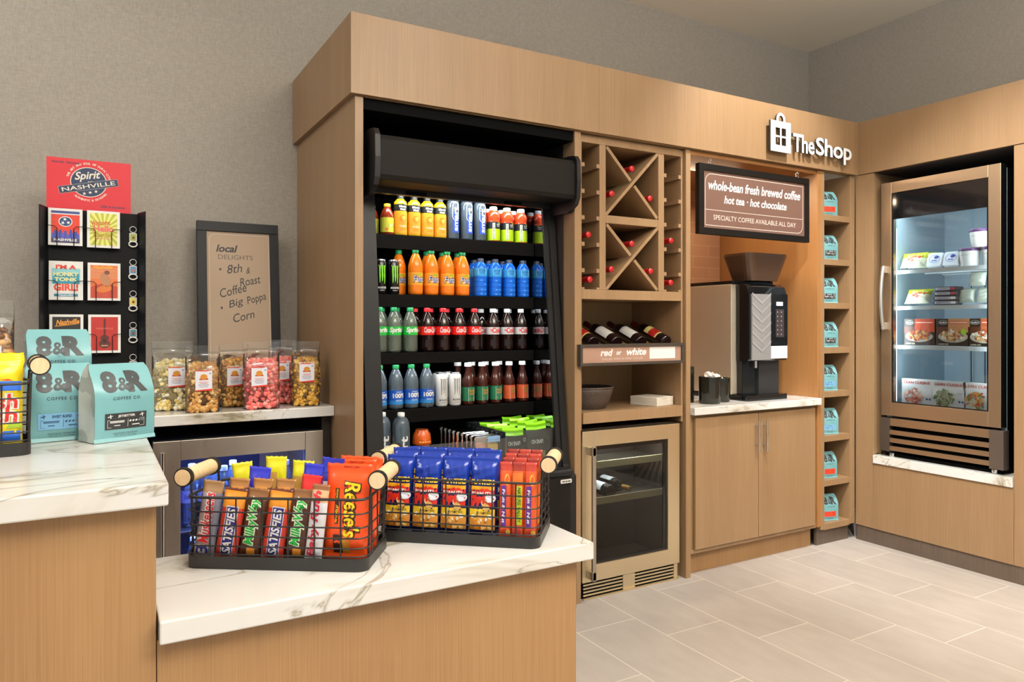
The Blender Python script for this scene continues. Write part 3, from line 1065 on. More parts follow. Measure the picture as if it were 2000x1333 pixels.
# ---- dimensional shop sign on stand-offs
t = thing('shop_sign', 'white raised letters and shopping bag emblem fixed on the oak fascia', 'sign', (3.345, 2.775, 2.298))
EDGE = mat('3a3733', .4)
q = MB()
def extr(mb, p2, y0, y1, mf, ms):
    n = len(p2)
    a = [(x, y0, z) for x, z in p2]
    b_ = [(x, y1, z) for x, z in p2]
    mb.loft([a, b_], ms, False, True, smooth=False)
    mb.add(a, [tuple(range(n))], mf)
for a in ((-.082, -.043, 0, .172), (.043, .082, 0, .172), (-.043, .043, 0, .037), (-.043, .043, .135, .172), (-.006, .006, .037, .135), (-.043, -.006, .081, .091), (.006, .043, .081, .091)):
    q.box(a[0], a[1], 0, .012, a[2], a[3], EDGE)
    q.box(a[0], a[1], -.0008, -.0001, a[2], a[3], WHITE)
ro, ri = .036, .02
arc = [(r * cos(pi * k / 14), .172 + .012 + r * sin(pi * k / 14)) for r in (ro,) for k in range(15)] + [(-ro, .172)] + [(-ri, .172)] + [(ri * cos(pi - pi * k / 14), .184 + ri * sin(pi * k / 14)) for k in range(15)] + [(ri, .172), (ro, .172)]
for a, b_ in zip(arc[:15], arc[17:32][::-1]):
    pass
for k in range(14):
    a0, a1 = pi * k / 14, pi * (k + 1) / 14
    P = [(ri * cos(a0), .184 + ri * sin(a0)), (ro * cos(a0), .184 + ro * sin(a0)), (ro * cos(a1), .184 + ro * sin(a1)), (ri * cos(a1), .184 + ri * sin(a1))]
    extr(q, P, -.0008, .012, WHITE, EDGE)
for s in (-1, 1):
    P = [(s * ri, .172), (s * ro, .172), (s * ro, .184), (s * ri, .184)]
    extr(q, P, -.0008, .012, WHITE, EDGE)
q.build('bag_emblem', t)
def letters(s, cx, cz_, w_, h_):
    vs, fs, _ = text_geo(s, .018, 0, .95, 1, .12)
    mb = MB()
    zmin = min(v[2] for v in vs)
    front = [f for f in fs if all(vs[i][2] > 0 for i in f)]
    rest = [f for f in fs if not all(vs[i][2] > 0 for i in f)]
    pv = [(cx + v[0] * w_, .006 - v[2] / .12 * .006, cz_ + v[1] * h_) for v in vs]
    mb.add(pv, front, WHITE)
    mb.add(pv, rest, EDGE)
    mb.build('lettering', t)
    return
letters('The', .196, .069, .185, .105)
letters('Shop', .466, .057, .33, .135)
q = MB()
for x, z in ((-.06, .02), (.06, .02), (-.06, .15), (.06, .15), (.13, .1), (.185, .05), (.26, .04), (.345, .055), (.42, .06), (.505, .05), (.60, .06)):
    q.cyl((x, .0125, z), (x, .0345, z), .003, CHROME, 8)
q.build('stand_off_pins', t)
# ================================================================ bottles and cans
P_SODA = [(.62, 0), (.86, .008), (.95, .03), (1, .07), (.98, .16), (.93, .25), (.97, .33), (1, .36), (1, .60), (.97, .63), (.86, .72), (.62, .82), (.40, .90), (.33, .915), (.33, .93)]
P_SODA2 = [(.62, 0), (.86, .008), (.97, .03), (1, .08), (1, .30), (.985, .32), (1, .34), (1, .62), (.96, .66), (.80, .76), (.50, .88), (.34, .915), (.34, .93)]
P_JUICE = [(.80, 0), (.97, .01), (1, .04), (.96, .18), (.93, .35), (.97, .55), (.99, .58), (.99, .76), (.90, .83), (.60, .88), (.50, .90), (.50, .92)]
P_TALL = [(.80, 0), (.97, .01), (1, .03), (1, .80), (.95, .86), (.7, .92), (.42, .945), (.42, .955)]
P_SPORT = [(.8, 0), (.97, .012), (1, .05), (1, .50), (.99, .56), (.93, .58), (.99, .63), (1, .70), (.93, .80), (.62, .88), (.55, .90), (.55, .91)]
P_GLASS = [(.85, 0), (.98, .01), (1, .04), (1, .50), (.96, .56), (.72, .66), (.52, .78), (.47, .90), (.47, .93)]
P_WINE = [(.88, 0), (.98, .008), (1, .03), (1, .62), (.97, .66), (.80, .72), (.50, .77), (.40, .80), (.38, .98), (.39, .985)]

def cylfn(r, oz=0, off=.0006):
    R = r + off
    return lambda x, z: (R * sin(x / R), -R * cos(x / R), oz + z)

def bottle(name, prof, h, r, body, cap, caph, capr, draw, label, cat, group, seg=22, inner=None):
    t = thing(name, label, cat, group=group)
    q = MB()
    q.lathe([(a * r, b_ * h) for a, b_ in prof], body, seg)
    if inner:
        pr = [(a * r * .93, b_ * h) for a, b_ in prof if b_ < inner[1]]
        q.lathe([(pr[0][0] * .9, .003)] + pr[1:] + [(pr[-1][0], inner[1] * h)], inner[0], seg)
    q.build('bottle_body', t)
    if cap:
        q = MB()
        zt = prof[-1][1] * h
        q.lathe([(capr, zt - .004), (capr, h - .002), (capr - .002, h)], cap, 16)
        q.build('cap', t)
    if draw:
        q = MB()
        draw(q, h, r)
        q.build('label', t)
    return t

def band(q, r, z0, z1, m, off=.0005, seg=24):
    q.lathe([(r + off, z0), (r + off, z1)], m, seg, None, True, False, False)

def row(proto, spots, y, z, labels, first=True, rz=0.0):
    out = []
    for i, (s, lb) in enumerate(zip(spots, labels)):
        o = proto if (i == 0 and first) else dup(proto)
        x, yy = (X(s, y), y) if not isinstance(s, tuple) else s
        o.location = (x, yy, z)
        o.rotation_euler.z = rz + random.uniform(-.06, .06)
        o['label'] = lb
        out.append(o)
    return out

CAPW, CAPG, CAPR, CAPK, CAPY, CAPB = mat('f2f2f0', .4), mat('0c8a4a', .4), mat('d8161b', .4), mat('20211f', .4), mat('f0d21e', .4), mat('1b2f6b', .4)
SH1, SH2, SH3, SH4 = SHZ

# --- top shelf
def d_tea(q, h, r):
    band(q, r, .012, .078, mat('d9d640', .45))
    f = cylfn(r, 0, .001)
    q.rect(f, -.022, .022, .05, .072, mat('e9c62d', .5))
    q.rect(f, -.003, .024, .034, .05, mat('1f7a3c', .5))
    q.text('LEAF', f, .01, .042, .02, .008, WHITE, .02)
    q.disc(f, -.012, .024, .008, .008, mat('e0764a', .5))
tea = bottle('tea_bottle', P_SODA2, .142, .03, mat('8a2f12', .12), CAPY, .012, .0155, d_tea, '', 'bottle', 'iced tea bottles')
row(tea, [756, (1.103, 3.19)], 3.12, SH1, ['small iced tea bottle with yellow cap on the top shelf beside the juice', 'small iced tea bottle with yellow cap behind the front one on the top shelf'])
def d_juice(q, h, r):
    f = cylfn(r, 0, .0012)
    band(q, r * .985, .012, .108, mat('f5a62c', .4))
    q.rect(f, -.025, .025, .02, .035, mat('f6c25a', .5))
    q.disc(f, .0, .075, .017, .017, mat('f08a12', .5))
    q.disc(f, .004, .08, .010, .010, mat('f9b64a', .5))
    f2 = cylfn(r, 0, .0008)
    band(q, r * .99, .112, .142, CAPK)
    q.text('Minute', f2, 0, .132, .036, .010, WHITE, .03)
    q.text('Maid', f2, 0, .119, .026, .010, WHITE, .03)
    q.rect(f2, -.018, .02, .1425, .146, mat('3f9b3a', .5))
    q.text('Orange', f, 0, .042, .036, .011, mat('fff3d8', .5), .02)
    q.text('JUICE', f, 0, .027, .026, .007, mat('d2691a', .5), .02)
jc = bottle('juice_bottle', P_JUICE, .188, .031, mat('e8b31a', .12), CAPK, .016, .0165, d_juice, '', 'bottle', 'orange juice bottles')
row(jc, [782, 808.5, 834, 859], 3.12, SH1, [ORD[i] + ' orange juice bottle on the top shelf, counted from the iced tea' for i in range(4)])
def d_smart(q, h, r):
    f = cylfn(r, 0, .001)
    BL = mat('2650c8', .35)
    q.patch(f, -.012, .021, .03, .125, BL, 6, 4)
    q.text('smart', f, .004, .095, .115, .021, WHITE, .03, 0, pi / 2)
    outline(rr2(.033, .08, (.014,) * 4, .004, .13), .003, WHITE, q, f)
sm = bottle('water_bottle', P_TALL, .205, .030, WATERPET, mat('dfe4ea', .3), .014, .014, d_smart, '', 'bottle', 'clear water bottles with upright lettering on the top shelf', 24)
row(sm, [884.5, 911, 937], 3.12, SH1, [ORD[i] + ' clear water bottle with upright lettering, counted from the juice on the top shelf' for i in range(3)])
def d_lime(q, h, r):
    f = cylfn(r, 0, .001)
    band(q, r, .006, .062, mat('b7d916', .35))
    band(q, r, .062, .096, mat('23262a', .4))
    q.rect(f, -.020, -.007, .012, .09, mat('e9efe0', .4))
    q.text('BODYARMOR', f, -.0135, .05, .075, .008, mat('6d8a12', .5), .02, 0, pi / 2)
    q.text('SPORTS', f, .012, .084, .022, .005, WHITE, .02)
    q.text('DRINK', f, .012, .076, .018, .005, WHITE, .02)
    q.ring(f, .017, .09, .003, .005, mat('b7d916', .4), 12)
lm = bottle('sports_drink_bottle', P_SPORT, .172, .0325, mat('e04a22', .12), CAPW, .016, .019, d_lime, '', 'bottle', 'red sports drinks with lime labels')
row(lm, [963.5, 990, 1017], 3.12, SH1, ['first red sports drink with lime label, next to the clear water', 'second red sports drink with lime label, between two others', 'third red sports drink with lime label, next to the mirrored cheek'])
row(lm, [(X(963.5, 3.12) + .01, 3.195), (X(990, 3.12) + .01, 3.195), (X(1017, 3.12), 3.195)], 0, SH1, ['red sports drink with white cap standing behind the ' + n + ' lime-label bottle' for n in ('first', 'second', 'third')], False)

# --- second shelf
def d_can(q, h, r, fg, tx):
    f = cylfn(r, 0, .0008)
    for k, (a, b_) in enumerate(((-.011, .05), (.0, .045), (.011, .055))):
        pts = [(a - .004, .128), (a + .004, .130), (a + .003, .1), (a + .0045, .085), (a + .002, .128 - b_ - .02), (a - .001, .128 - b_ - .028), (a - .003, .1)]
        q.poly(pts, f, fg)
    q.rect(f, -.017, .017, .126, .133, fg)
    q.text('MONSTER', f, 0, .03, .042, .009, tx, .02)
    q.text('ENERGY', f, 0, .018, .024, .004, tx)
P_CAN = [(.78, 0), (.85, .006), (1, .04), (1, .90), (.84, .96), (.80, .972), (.83, .985), (.83, 1.0), (.76, .995)]
def can(body, fg, tx, group):
    t = thing('drink_can', '', 'can', group=group)
    q = MB()
    r, h = .0285, .157
    q.lathe([(a * r, b_ * h) for a, b_ in P_CAN[:5]], body, 24, None, True, True, False)
    q.lathe([(a * r, b_ * h) for a, b_ in P_CAN[4:]] + [(.001, .99 * h)], mat('c9ccd0', .25, 1), 24, None, True, False, True)
    q.build('can_body', t)
    q = MB()
    d_can(q, h, r, fg, tx)
    q.build('label', t)
    return t
cb = can(mat('0c0d0d', .25), mat('7fd62b', .4, 0, .1), mat('e8e8e8', .4), 'black energy drink cans')
row(cb, [743, 767.5], 3.12, SH2, ['black energy drink can with green claw mark, half hidden by the fridge cheek', 'black energy drink can with green claw mark, beside the orange soda'])
def d_fanta(q, h, r):
    f = cylfn(r, 0, .0012)
    band(q, r, .046, .104, mat('f9a52c', .4))
    q.disc(f, .004, .074, .028, .026, mat('f8c21a', .4), 18)
    q.disc(f, .006, .092, .012, .006, mat('7fb52a', .4), 12)
    NV = mat('1d2a6e', .4)
    f3 = cylfn(r, 0, .0016)
    q.text('Fanta', f3, .003, .074, .062, .034, NV, .09, .15)
    q.text('Fanta', cylfn(r, 0, .002), .003, .074, .058, .029, WHITE, .0, .15)
fa = bottle('orange_soda_bottle', P_SODA2, .212, .034, mat('f5801c', .1), CAPG, .014, .0155, d_fanta, '', 'bottle', 'orange soda bottles')
fr_l = [ORD[i] + ' orange soda bottle in the front row, counted from the black energy cans' for i in range(4)]
row(fa, [811.5, 842, 873, 903], 3.12, SH2, fr_l)
row(fa, [(X(811, 3.12) - .05, 3.20)] + [(X(u, 3.12) + .012, 3.2) for u in (842, 873, 903)], 0, SH2, ['orange soda bottle standing behind the black energy cans', 'orange soda bottle in the back row behind the second one', 'orange soda bottle in the back row behind the third one', 'orange soda bottle in the back row behind the fourth one'], False)
BLUEPET = mat('1668d8', .1)
def d_blue(q, h, r):
    f = cylfn(r, 0, .0012)
    band(q, r, .098, .138, mat('3aa0e0', .35))
    q.rect(f, -.024, .018, .106, .134, mat('bfe3f2', .4))
    q.text('GLACIER', f, -.003, .126, .036, .008, mat('1f5fae', .4), .02)
    q.text('ICE', f, -.003, .114, .02, .010, mat('1f5fae', .4), .02)
    q.rect(f, -.03, .03, .099, .104, mat('17365f', .4))
    for zz in (.088, .070, .046, .022):
        band(q, r * .985, zz, zz + .0025, mat('0f4fb4', .2), .0012)
    f2 = cylfn(r, 0, .0006)
    for k, (xx, zz) in enumerate(((-.008, .078), (.012, .058), (-.006, .034), (.013, .034), (-.008, .012), (.013, .012))):
        q.disc(f2, xx, zz, .007, .003, mat('4c9cf0', .1), 10)
bl = bottle('blue_sports_drink_bottle', P_SPORT, .184, .033, BLUEPET, mat('1c2a40', .35), .016, .018, d_blue, '', 'bottle', 'blue sports drinks')
row(bl, [938, 966.5, 994, 1021], 3.12, SH2, [ORD[i] + ' blue sports drink in the front row, counted from the orange soda' for i in range(4)])
row(bl, [(X(u, 3.12) + .006, 3.2) for u in (938, 966.5, 994)], 0, SH2, ['blue sports drink in the back row, behind the ' + n + ' front one' for n in ('first', 'second', 'third')], False)

# --- third shelf
def d_spr(q, h, r):
    f = cylfn(r, 0, .0012)
    band(q, r, .079, .118, mat('10b53c', .35))
    q.text('Sprite', f, .004, .1, .068, .030, WHITE, .05, .2)
    q.rect(f, -.01, .024, .082, .0835, mat('e3e344', .4))
sp = bottle('lemon_lime_soda_bottle', P_SODA2, .205, .0345, SPRITEPET, CAPG, .014, .0155, d_spr, '', 'bottle', 'lemon-lime soda bottles', 24)
row(sp, [741, 769, 801], 3.12, SH3, ['lemon-lime soda with green label, mostly hidden by the fridge cheek', 'lemon-lime soda with green label, between two others of its kind', 'lemon-lime soda with green label, standing next to the red-label cola'])
row(sp, [(X(757, 3.12), 3.2), (X(787, 3.12), 3.2)], 0, SH3, ['lemon-lime soda in the back row, farther from the cola', 'lemon-lime soda in the back row, nearer the cola'], False)
COLA = mat('1c0c08', .08)
def d_coke(q, h, r):
    f = cylfn(r, 0, .0012)
    band(q, r, .079, .118, mat('ea1f1c', .35))
    q.text('Coca-Cola', f, .004, .102, .062, .026, WHITE, .03, .35)
    q.rect(f, -.016, .022, .0845, .086, mat('f0c9a0', .4))
ck = bottle('cola_bottle', P_SODA, .204, .0335, COLA, CAPR, .014, .0155, d_coke, '', 'bottle', 'red-label cola bottles')
row(ck, [834, 865, 896, 926], 3.12, SH3, [ORD[i] + ' cola bottle with red cap in the front row, counted from the lemon-lime soda' for i in range(4)])
row(ck, [(X(u, 3.12) + .018, 3.2) for u in (816, 847, 879, 907)], 0, SH3, [ORD[i] + ' cola bottle with red cap in the back row, counted from the lemon-lime soda' for i in range(4)], False)
def d_diet(q, h, r):
    f = cylfn(r, 0, .0012)
    band(q, r, .079, .114, mat('d7d9db', .3))
    q.text('Coke', f, .008, .099, .054, .026, mat('d81e26', .4), .03, .05)
    q.text('Diet', f, -.022, .1, .012, .012, mat('d81e26', .4), .02, 0)
    q.rect(f, -.02, .024, .083, .0845, mat('8b8d90', .4))
dk = bottle('diet_cola_bottle', P_SODA, .204, .0325, COLA, mat('dfe1e2', .35), .014, .0155, d_diet, '', 'bottle', 'silver-label cola bottles')
row(dk, [962.5, 990, 1017], 3.12, SH3, [ORD[i] + ' silver-label cola bottle in the front row, counted from the red-label cola' for i in range(3)])
row(dk, [(X(u, 3.12) + .014, 3.2) for u in (949, 977, 1004)], 0, SH3, [ORD[i] + ' silver-label cola bottle in the back row, counted from the red-label cola' for i in range(3)], False)

# --- fourth shelf
def d_hund(q, h, r):
    f = cylfn(r, 0, .0012)
    band(q, r, .040, .086, mat('1d57b8', .35))
    band(q, r, .022, .040, mat('2f86cf', .35))
    q.text('DASANI', f, .004, .078, .026, .005, WHITE, .02)
    q.text('100%', f, .004, .062, .06, .021, WHITE, .05)
    q.rect(f, -.018, .026, .0475, .0495, mat('bcd9f0', .4))
    q.text('RECYCLED', f, .004, .040, .03, .006, WHITE, .02)
hw_ = bottle('blue_label_water_bottle', P_SODA2, .2, .034, WATERPET, CAPG, .014, .0155, d_hund, '', 'bottle', 'blue-label water bottles with green caps', 24)
row(hw_, [741, 773, 803, 833], 3.12, SH4, ['blue-label water bottle with green cap, mostly hidden by the fridge cheek', 'first fully visible blue-label water bottle with green cap on the fourth shelf', 'middle blue-label water bottle of the three fully visible ones', 'blue-label water bottle with green cap, next to the white cans'])
cw = can(mat('e9e9e6', .35), mat('8c8d90', .35), mat('55565a', .4), 'white energy drink cans')
row(cw, [862, 888.5], 3.115, SH4, ['white energy drink can next to the blue-label water', 'white energy drink can next to the dark juice bottles'])
row(cw, [(X(868, 3.12) + .0, 3.19), (X(886, 3.12), 3.19)], 0, SH4, ['white energy drink can in the back row, behind the can by the water', 'white energy drink can in the back row, behind the can by the juice'], False)
def d_pure(bg, txc):
    def d(q, h, r):
        f = cylfn(r, 0, .0012)
        band(q, r, .018, .085, mat(bg, .4))
        q.rect(f, -.012, .026, .016, .08, mat('e6ded0', .4))
        q.text('PURE', f, .007, .066, .026, .010, mat(txc, .4), .03)
        q.text('LEAF', f, .007, .053, .026, .010, mat(txc, .4), .03)
        q.rect(f, -.006, .02, .040, .044, mat('2f7a8a', .4))
        q.rect(f, -.006, .02, .024, .034, mat('c88a4a', .4))
    return d
DJ = mat('3a140a', .06)
gl = bottle('juice_tea_bottle', P_GLASS, .2, .0295, DJ, CAPW, .016, .0175, d_pure('1d6b4a', 'd08a2c'), '', 'bottle', 'dark tea bottles with green labels')
row(gl, [914, 941, 967.5], 3.12, SH4, [ORD[i] + ' dark tea bottle with green label, counted from the white cans' for i in range(3)])
gr_ = bottle('juice_tea_bottle', P_GLASS, .2, .0295, DJ, CAPW, .016, .0175, d_pure('c0502a', '5f8a3a'), '', 'bottle', 'dark tea bottles with orange labels')
row(gr_, [994, 1020], 3.12, SH4, ['dark tea bottle with orange label, next to the green-label ones', 'dark tea bottle with orange label, next to the mirrored cheek'])
row(gl, [(X(u, 3.12) + .022, 3.195) for u in (899, 927, 954, 981)], 0, SH4, [ORD[i] + ' dark tea bottle in the back row, counted from the white cans' for i in range(4)], False)

# --- lower deck
def d_smart2(q, h, r):
    f = cylfn(r, 0, .001)
    BL = mat('1d2f6e', .35)
    q.patch(f, -.014, .03, .04, .14, BL, 6, 4)
    q.text('smart', f, .003, .14, .17, .032, WHITE, .03, 0, pi / 2)
    q.text('water', f, .026, .12, .09, .014, WHITE, .02, 0, pi / 2)
sb = bottle('water_bottle', P_TALL, .325, .0385, WATERPET, CAPW, .02, .016, d_smart2, '', 'bottle', 'tall clear water bottles on the lower deck', 26)
row(sb, [(1.162, 2.98), (1.094, 3.03)], 0, .6206, ['tall clear water bottle with white cap at the front of the lower deck', 'tall clear water bottle with white cap behind the front one on the lower deck'])
def cup(label, x, y, z):
    t = thing('fruit_cup', label, 'snack cup', (x, y, z), 0, 'orange snack cups')
    q = MB()
    q.lathe([(.043, 0), (.046, .004), (.04, .05), (.031, .064), (.03, .07)], mat('c9571e', .2), 22)
    q.build('cup', t)
    q = MB()
    f = lambda x, z: ((.0475 - z * .2) * sin(x / .045), -(.0475 - z * .2) * cos(x / .045), z)
    q.patch(f, -.03, .03, .012, .05, mat('e8a049', .4), 6, 3)
    f = lambda x, z: ((.048 - z * .2) * sin(x / .045), -(.048 - z * .2) * cos(x / .045), z)
    q.patch(f, -.024, .024, .026, .05, mat('efdcae', .4), 6, 3)
    q.disc(lambda x, z: ((.0484 - z * .2) * sin(x / .045), -(.0484 - z * .2) * cos(x / .045), z), 0, .03, .014, .007, mat('d9722a', .4), 12)
    q.build('label', t)
cx_ = X(824, 3.2)
for k, n in enumerate(('bottom', 'middle', 'top')):
    cup('orange snack cup, %s of the stack of three behind the acrylic front' % n, cx_, 3.2, .6206 + .0705 * k)

def deli(i):
    lab = ('front clear deli pack of the row behind the acrylic, with blue sticker' if i == 0 else ORD[i] + ' clear deli pack in the row, counted from the front one')
    t = thing('deli_pack', lab, 'snack pack', (1.561 + .004 * (8 - i) * 0, 2.925 + .047 * i, .6206), radians(-3), 'clear deli packs standing in a row')
    q = MB()
    q.loft([[(x, y, z) for x, z in rr(.13 * s, .198 * s, .012, 3, 0, .1)] for y, s in ((0, .96), (.006, 1), (.03, 1), (.036, .9))], BAGFILM, smooth=False)
    q.build('tray', t)
    q = MB()
    q.box(-.06, .06, .0305, .0325, .005, .192, mat('9a918b', .5))
    for cx, cz, m in ((-.03, .135, 'd99a86'), (.032, .14, 'e0b65a'), (.0, .045, 'c9924f')):
        q.loft([[(x, y, z) for x, z in rr(.05, .06, .02, 4, cx, cz)] for y in (.012, .03)], mat(m, .5), smooth=False)
    for k in range(3):
        q.ring(lambda x, z: (x, .0115, z), -.03, .135, .006 + .006 * k, .009 + .006 * k, mat('e9c3b4', .5), 16)
    q.build('filling', t)
    q = MB()
    f = flat(-.0012)
    q.rect(f, -.062, .062, .082, .092, mat('6d6a68', .4))
    q.text('HAM & SWISS', f, 0, .087, .07, .006, WHITE, .02)
    q.rect(f, 0, .062, .17, .196, mat('8fb4e0', .4))
    q.ring(f, .05, .183, .005, .007, mat('2c4a86', .4), 12)
    q.build('label', t)
for i in range(9):
    deli(i)

def snap(i, x, y, lab):
    t = thing('snack_pouch', lab, 'snack pouch', (x, y, .6225), 0, 'green topped snack pouches in the acrylic bin')
    w_, h_ = .112, .205 + .02 * (i % 2)
    q = MB()
    rings = []
    for z, d, s in ((0, .034, .9), (.02, .044, 1), (.12, .04, 1), (h_ * .8, .014, 1), (h_ * .9, .004, 1)):
        rings.append([(x_, y_, z) for x_, y_ in [(w_ / 2 * s * cos(a), d / 2 * sin(a)) for a in [2 * pi * k / 20 for k in range(20)]]])
    q.loft(rings, mat('1b1f17', .3))
    q.build('pouch_body', t)
    q = MB()
    zz = h_ * .9
    pts = []
    rings = []
    for z, dy in ((zz + .0003, 0), (zz + .012, .006), (zz + .026, .001), (zz + .036, .012)):
        rings.append([(-w_ / 2, dy - .003, z + .004), (0, dy - .004 + .01 * (i % 3 - 1), z), (w_ / 2, dy - .003, z + .006 * (i % 2)), (w_ / 2, dy, z + .006 * (i % 2)), (0, dy + .01 * (i % 3 - 1), z), (-w_ / 2, dy, z + .004)])
    q.loft(rings, mat('8fdd1c', .35), smooth=False)
    q.build('top_seal', t)
    q = MB()
    def f(x_, z):
        d = .044 if z < .12 else .04 - (z - .12) * .4
        return (x_, -d / 2 * sqrt(max(.02, 1 - (2 * x_ / w_) ** 2)) - .0015, z)
    q.patch(f, -.042, .042, .06, .105, mat('a9b552', .35), 8, 4)
    for cx, cz in ((-.02, .085), (.018, .08), (.0, .092)):
        q.disc(lambda a, b_: (f(a, b_)[0], f(a, b_)[1] - .0008, b_), cx, cz, .014, .008, mat('7f8f35', .4), 10)
    fx = lambda a, b_: (f(a, b_)[0], f(a, b_)[1] - .0005, b_)
    q.text('OH SNAP!', fx, 0, .15, .066, .02, WHITE, .03)
    q.text('DILLY BITES', fx, 0, .04, .06, .009, mat('5f8f3a', .4), .02)
    q.build('label', t)
k = 0
for r_, nm in enumerate(('front', 'second', 'third', 'rear')):
    for x, sd in ((1.705, 'beside the deli packs'), (1.832, 'beside the mirrored cheek')):
        snap(k, x, 2.945 + .075 * r_, 'dark pickle pouch with lime green top, %s row, %s' % (nm, sd))
        k += 1

# --- bottles in the blue-lit fridge
def d_fb(q, h, r):
    band(q, r, .10, .15, mat('b9c6e8', .4))
    q.text('Dasani', cylfn(r, 0, .001), 0, .125, .04, .016, mat('28409a', .4), .02, .2)
fbp = bottle('chilled_water_bottle', P_SODA2, .235, .031, WATERPET, CAPW, .014, .0155, d_fb, '', 'bottle', 'water bottles in the blue-lit fridge')
row(fbp, [369, 401, 437, 480, 530, 558], 3.25, .5005, [ORD[i] + ' clear water bottle on the upper shelf of the blue-lit fridge, counted from its handle' for i in range(6)])
row(fbp, [(X(375, 3.36), 3.36), (X(415, 3.36), 3.36), (X(455, 3.36), 3.36)], 0, .5005, [ORD[i] + ' clear water bottle in the back row of the blue-lit fridge, counted from its handle' for i in range(3)], False)
row(fbp, [(.36, 3.24), (.45, 3.24)], 0, .2205, ['clear water bottle on the lower shelf of the blue-lit fridge, near the handle', 'clear water bottle on the lower shelf of the blue-lit fridge, farther from the handle'], False)

# --- wine
def wine(name, label, group, glass, capsule, paper=None, band_=None):
    t = thing(name, label, 'wine bottle', group=group)
    q = MB()
    r, h = .036, .29
    q.lathe([(a * r, b_ * h) for a, b_ in P_WINE], glass, 22)
    q.build('bottle_body', t)
    q = MB()
    q.lathe([(.0148, .79 * h), (.0148, .985 * h), (.0155, .99 * h), (.015, 1.0 * h), (.004, 1.004 * h)], capsule, 16)
    q.build('capsule', t)
    if paper:
        q = MB()
        f = cylfn(r, 0, .0007)
        q.patch(f, -.044, .044, .05, .15, paper, 12, 2)
        f = cylfn(r, 0, .0012)
        if band_:
            q.patch(f, -.046, .046, .06, .115, band_, 12, 2)
        else:
            for z, w_ in ((.128, .03), (.118, .05), (.075, .04), (.068, .03)):
                q.rect(f, -w_ / 2, w_ / 2, z, z + .003, mat('8d8a86', .5))
            q.patch(f, -.044, .044, .137, .15, mat('c2bfc0', .5), 10, 1)
        q.build('label', t)
    return t
REDGL, GREENGL = mat('180c0c', .08), mat('14120c', .08)
CAPS = mat('b81e22', .3)
wr = wine('wine_bottle', '', 'wine bottles lying in the rack', GREENGL, CAPS)
rack = [(2.3445, 2.112, 'top of the upper cross'), (2.2175, 1.975, 'end-panel side of the upper cross'), (2.4715, 1.975, 'coffee nook side of the upper cross'), (2.3445, 1.735, 'top of the lower cross'), (2.2175, 1.602, 'fridge side of the lower cross'), (2.4715, 1.602, 'coffee nook side of the lower cross'), (2.085, 1.7665, 'fridge-side slot column, middle level'), (2.085, 1.5475, 'fridge-side slot column, bottom level'), (2.6095, 1.7665, 'coffee-nook-side slot column, middle level'), (2.6095, 1.5475, 'coffee-nook-side slot column, bottom level')]
rack[1] = (2.2175, 1.975, 'fridge side of the upper cross')
for i, (x, z, lb) in enumerate(rack):
    o = wr if i == 0 else dup(wr)
    o['label'] = 'wine bottle with red capsule lying in the rack, ' + lb
    o.rotation_euler = (pi / 2, 0, 0)
    o.location = (x, 3.155 + random.uniform(-.012, .004), z)
PAPER = mat('e2dfd8', .55)
ww = wine('wine_bottle', '', 'wine bottles on the sloped display', REDGL, mat('4a1216', .35), PAPER)
t = thing('bottle_ramp', 'sloped oak display ramp under the four wine bottles', 'display ramp', (2.35, 2.9, 1.1655))
q = MB()
q.loft([[(x, y, z) for y, z in ((-.02, 0), (.30, 0), (.30, .135), (-.02, .018))] for x in (-.31, .31)], OAKD, smooth=False)
q.build('ramp_board', t)
for x in (-.155, 0.002, .158):
    q = MB()
    q.loft([[(x + a, y, z) for y, z in ((-.02, .0195), (.28, .129), (.28, .145), (-.02, .0355))] for a in (-.012, .012)], OAK, smooth=False)
    q.build('ramp_slat', t)
tilt = math.atan2(.117, .32)
for i, (u, lb, nm) in enumerate(((1160, 'wine bottle with red band on the display ramp, half hidden by the oak upright', 1), (1206, 'white-label wine bottle on the display ramp, nearest the fridge', 0), (1254, 'white-label wine bottle in the middle of the display ramp', 0), (1302, 'wine bottle with red label band on the ramp, nearest the coffee nook', 1))):
    if nm:
        o = wine('wine_bottle', lb, 'wine bottles on the sloped display', REDGL, mat('6a1a1c', .35), mat('d6c67c', .5), mat('a8231f', .4))
    else:
        o = ww if i == 1 else dup(ww)
        o['label'] = lb
    x = X(u, 2.9)
    o.location = (max(x, 2.075), 2.905, 1.1655 + .069)
    o.rotation_euler = (-(pi / 2 - tilt), 0, 0)
    o.rotation_euler.rotate_axis('Z', radians(-10))
wc = wine('chilled_wine_bottle', '', 'bottles lying in the wine cooler', GREENGL, mat('b98a3e', .35, .6), mat('eef2f4', .5))
for i, (x, z, lb, ang) in enumerate(((2.16, .665, 'bottle on the top shelf of the wine cooler', 80), (2.15, .484, 'first white-label bottle on the second shelf of the wine cooler, by the handle', 118), (2.27, .484, 'second white-label bottle on the second shelf of the wine cooler', 118), (2.39, .484, 'third white-label bottle with gold neck on the second shelf of the wine cooler', 118))):
    o = wc if i == 0 else dup(wc)
    o['label'] = lb
    o.scale = (.92, .92, .92)
    near = i in (0, 3)
    o.location = (x, 3.197 if near else 2.93, z)
    o.rotation_euler = (pi / 2 if near else -pi / 2, 0, 0)
    o.rotation_euler.rotate_axis('Z', radians(160 if near else -20))

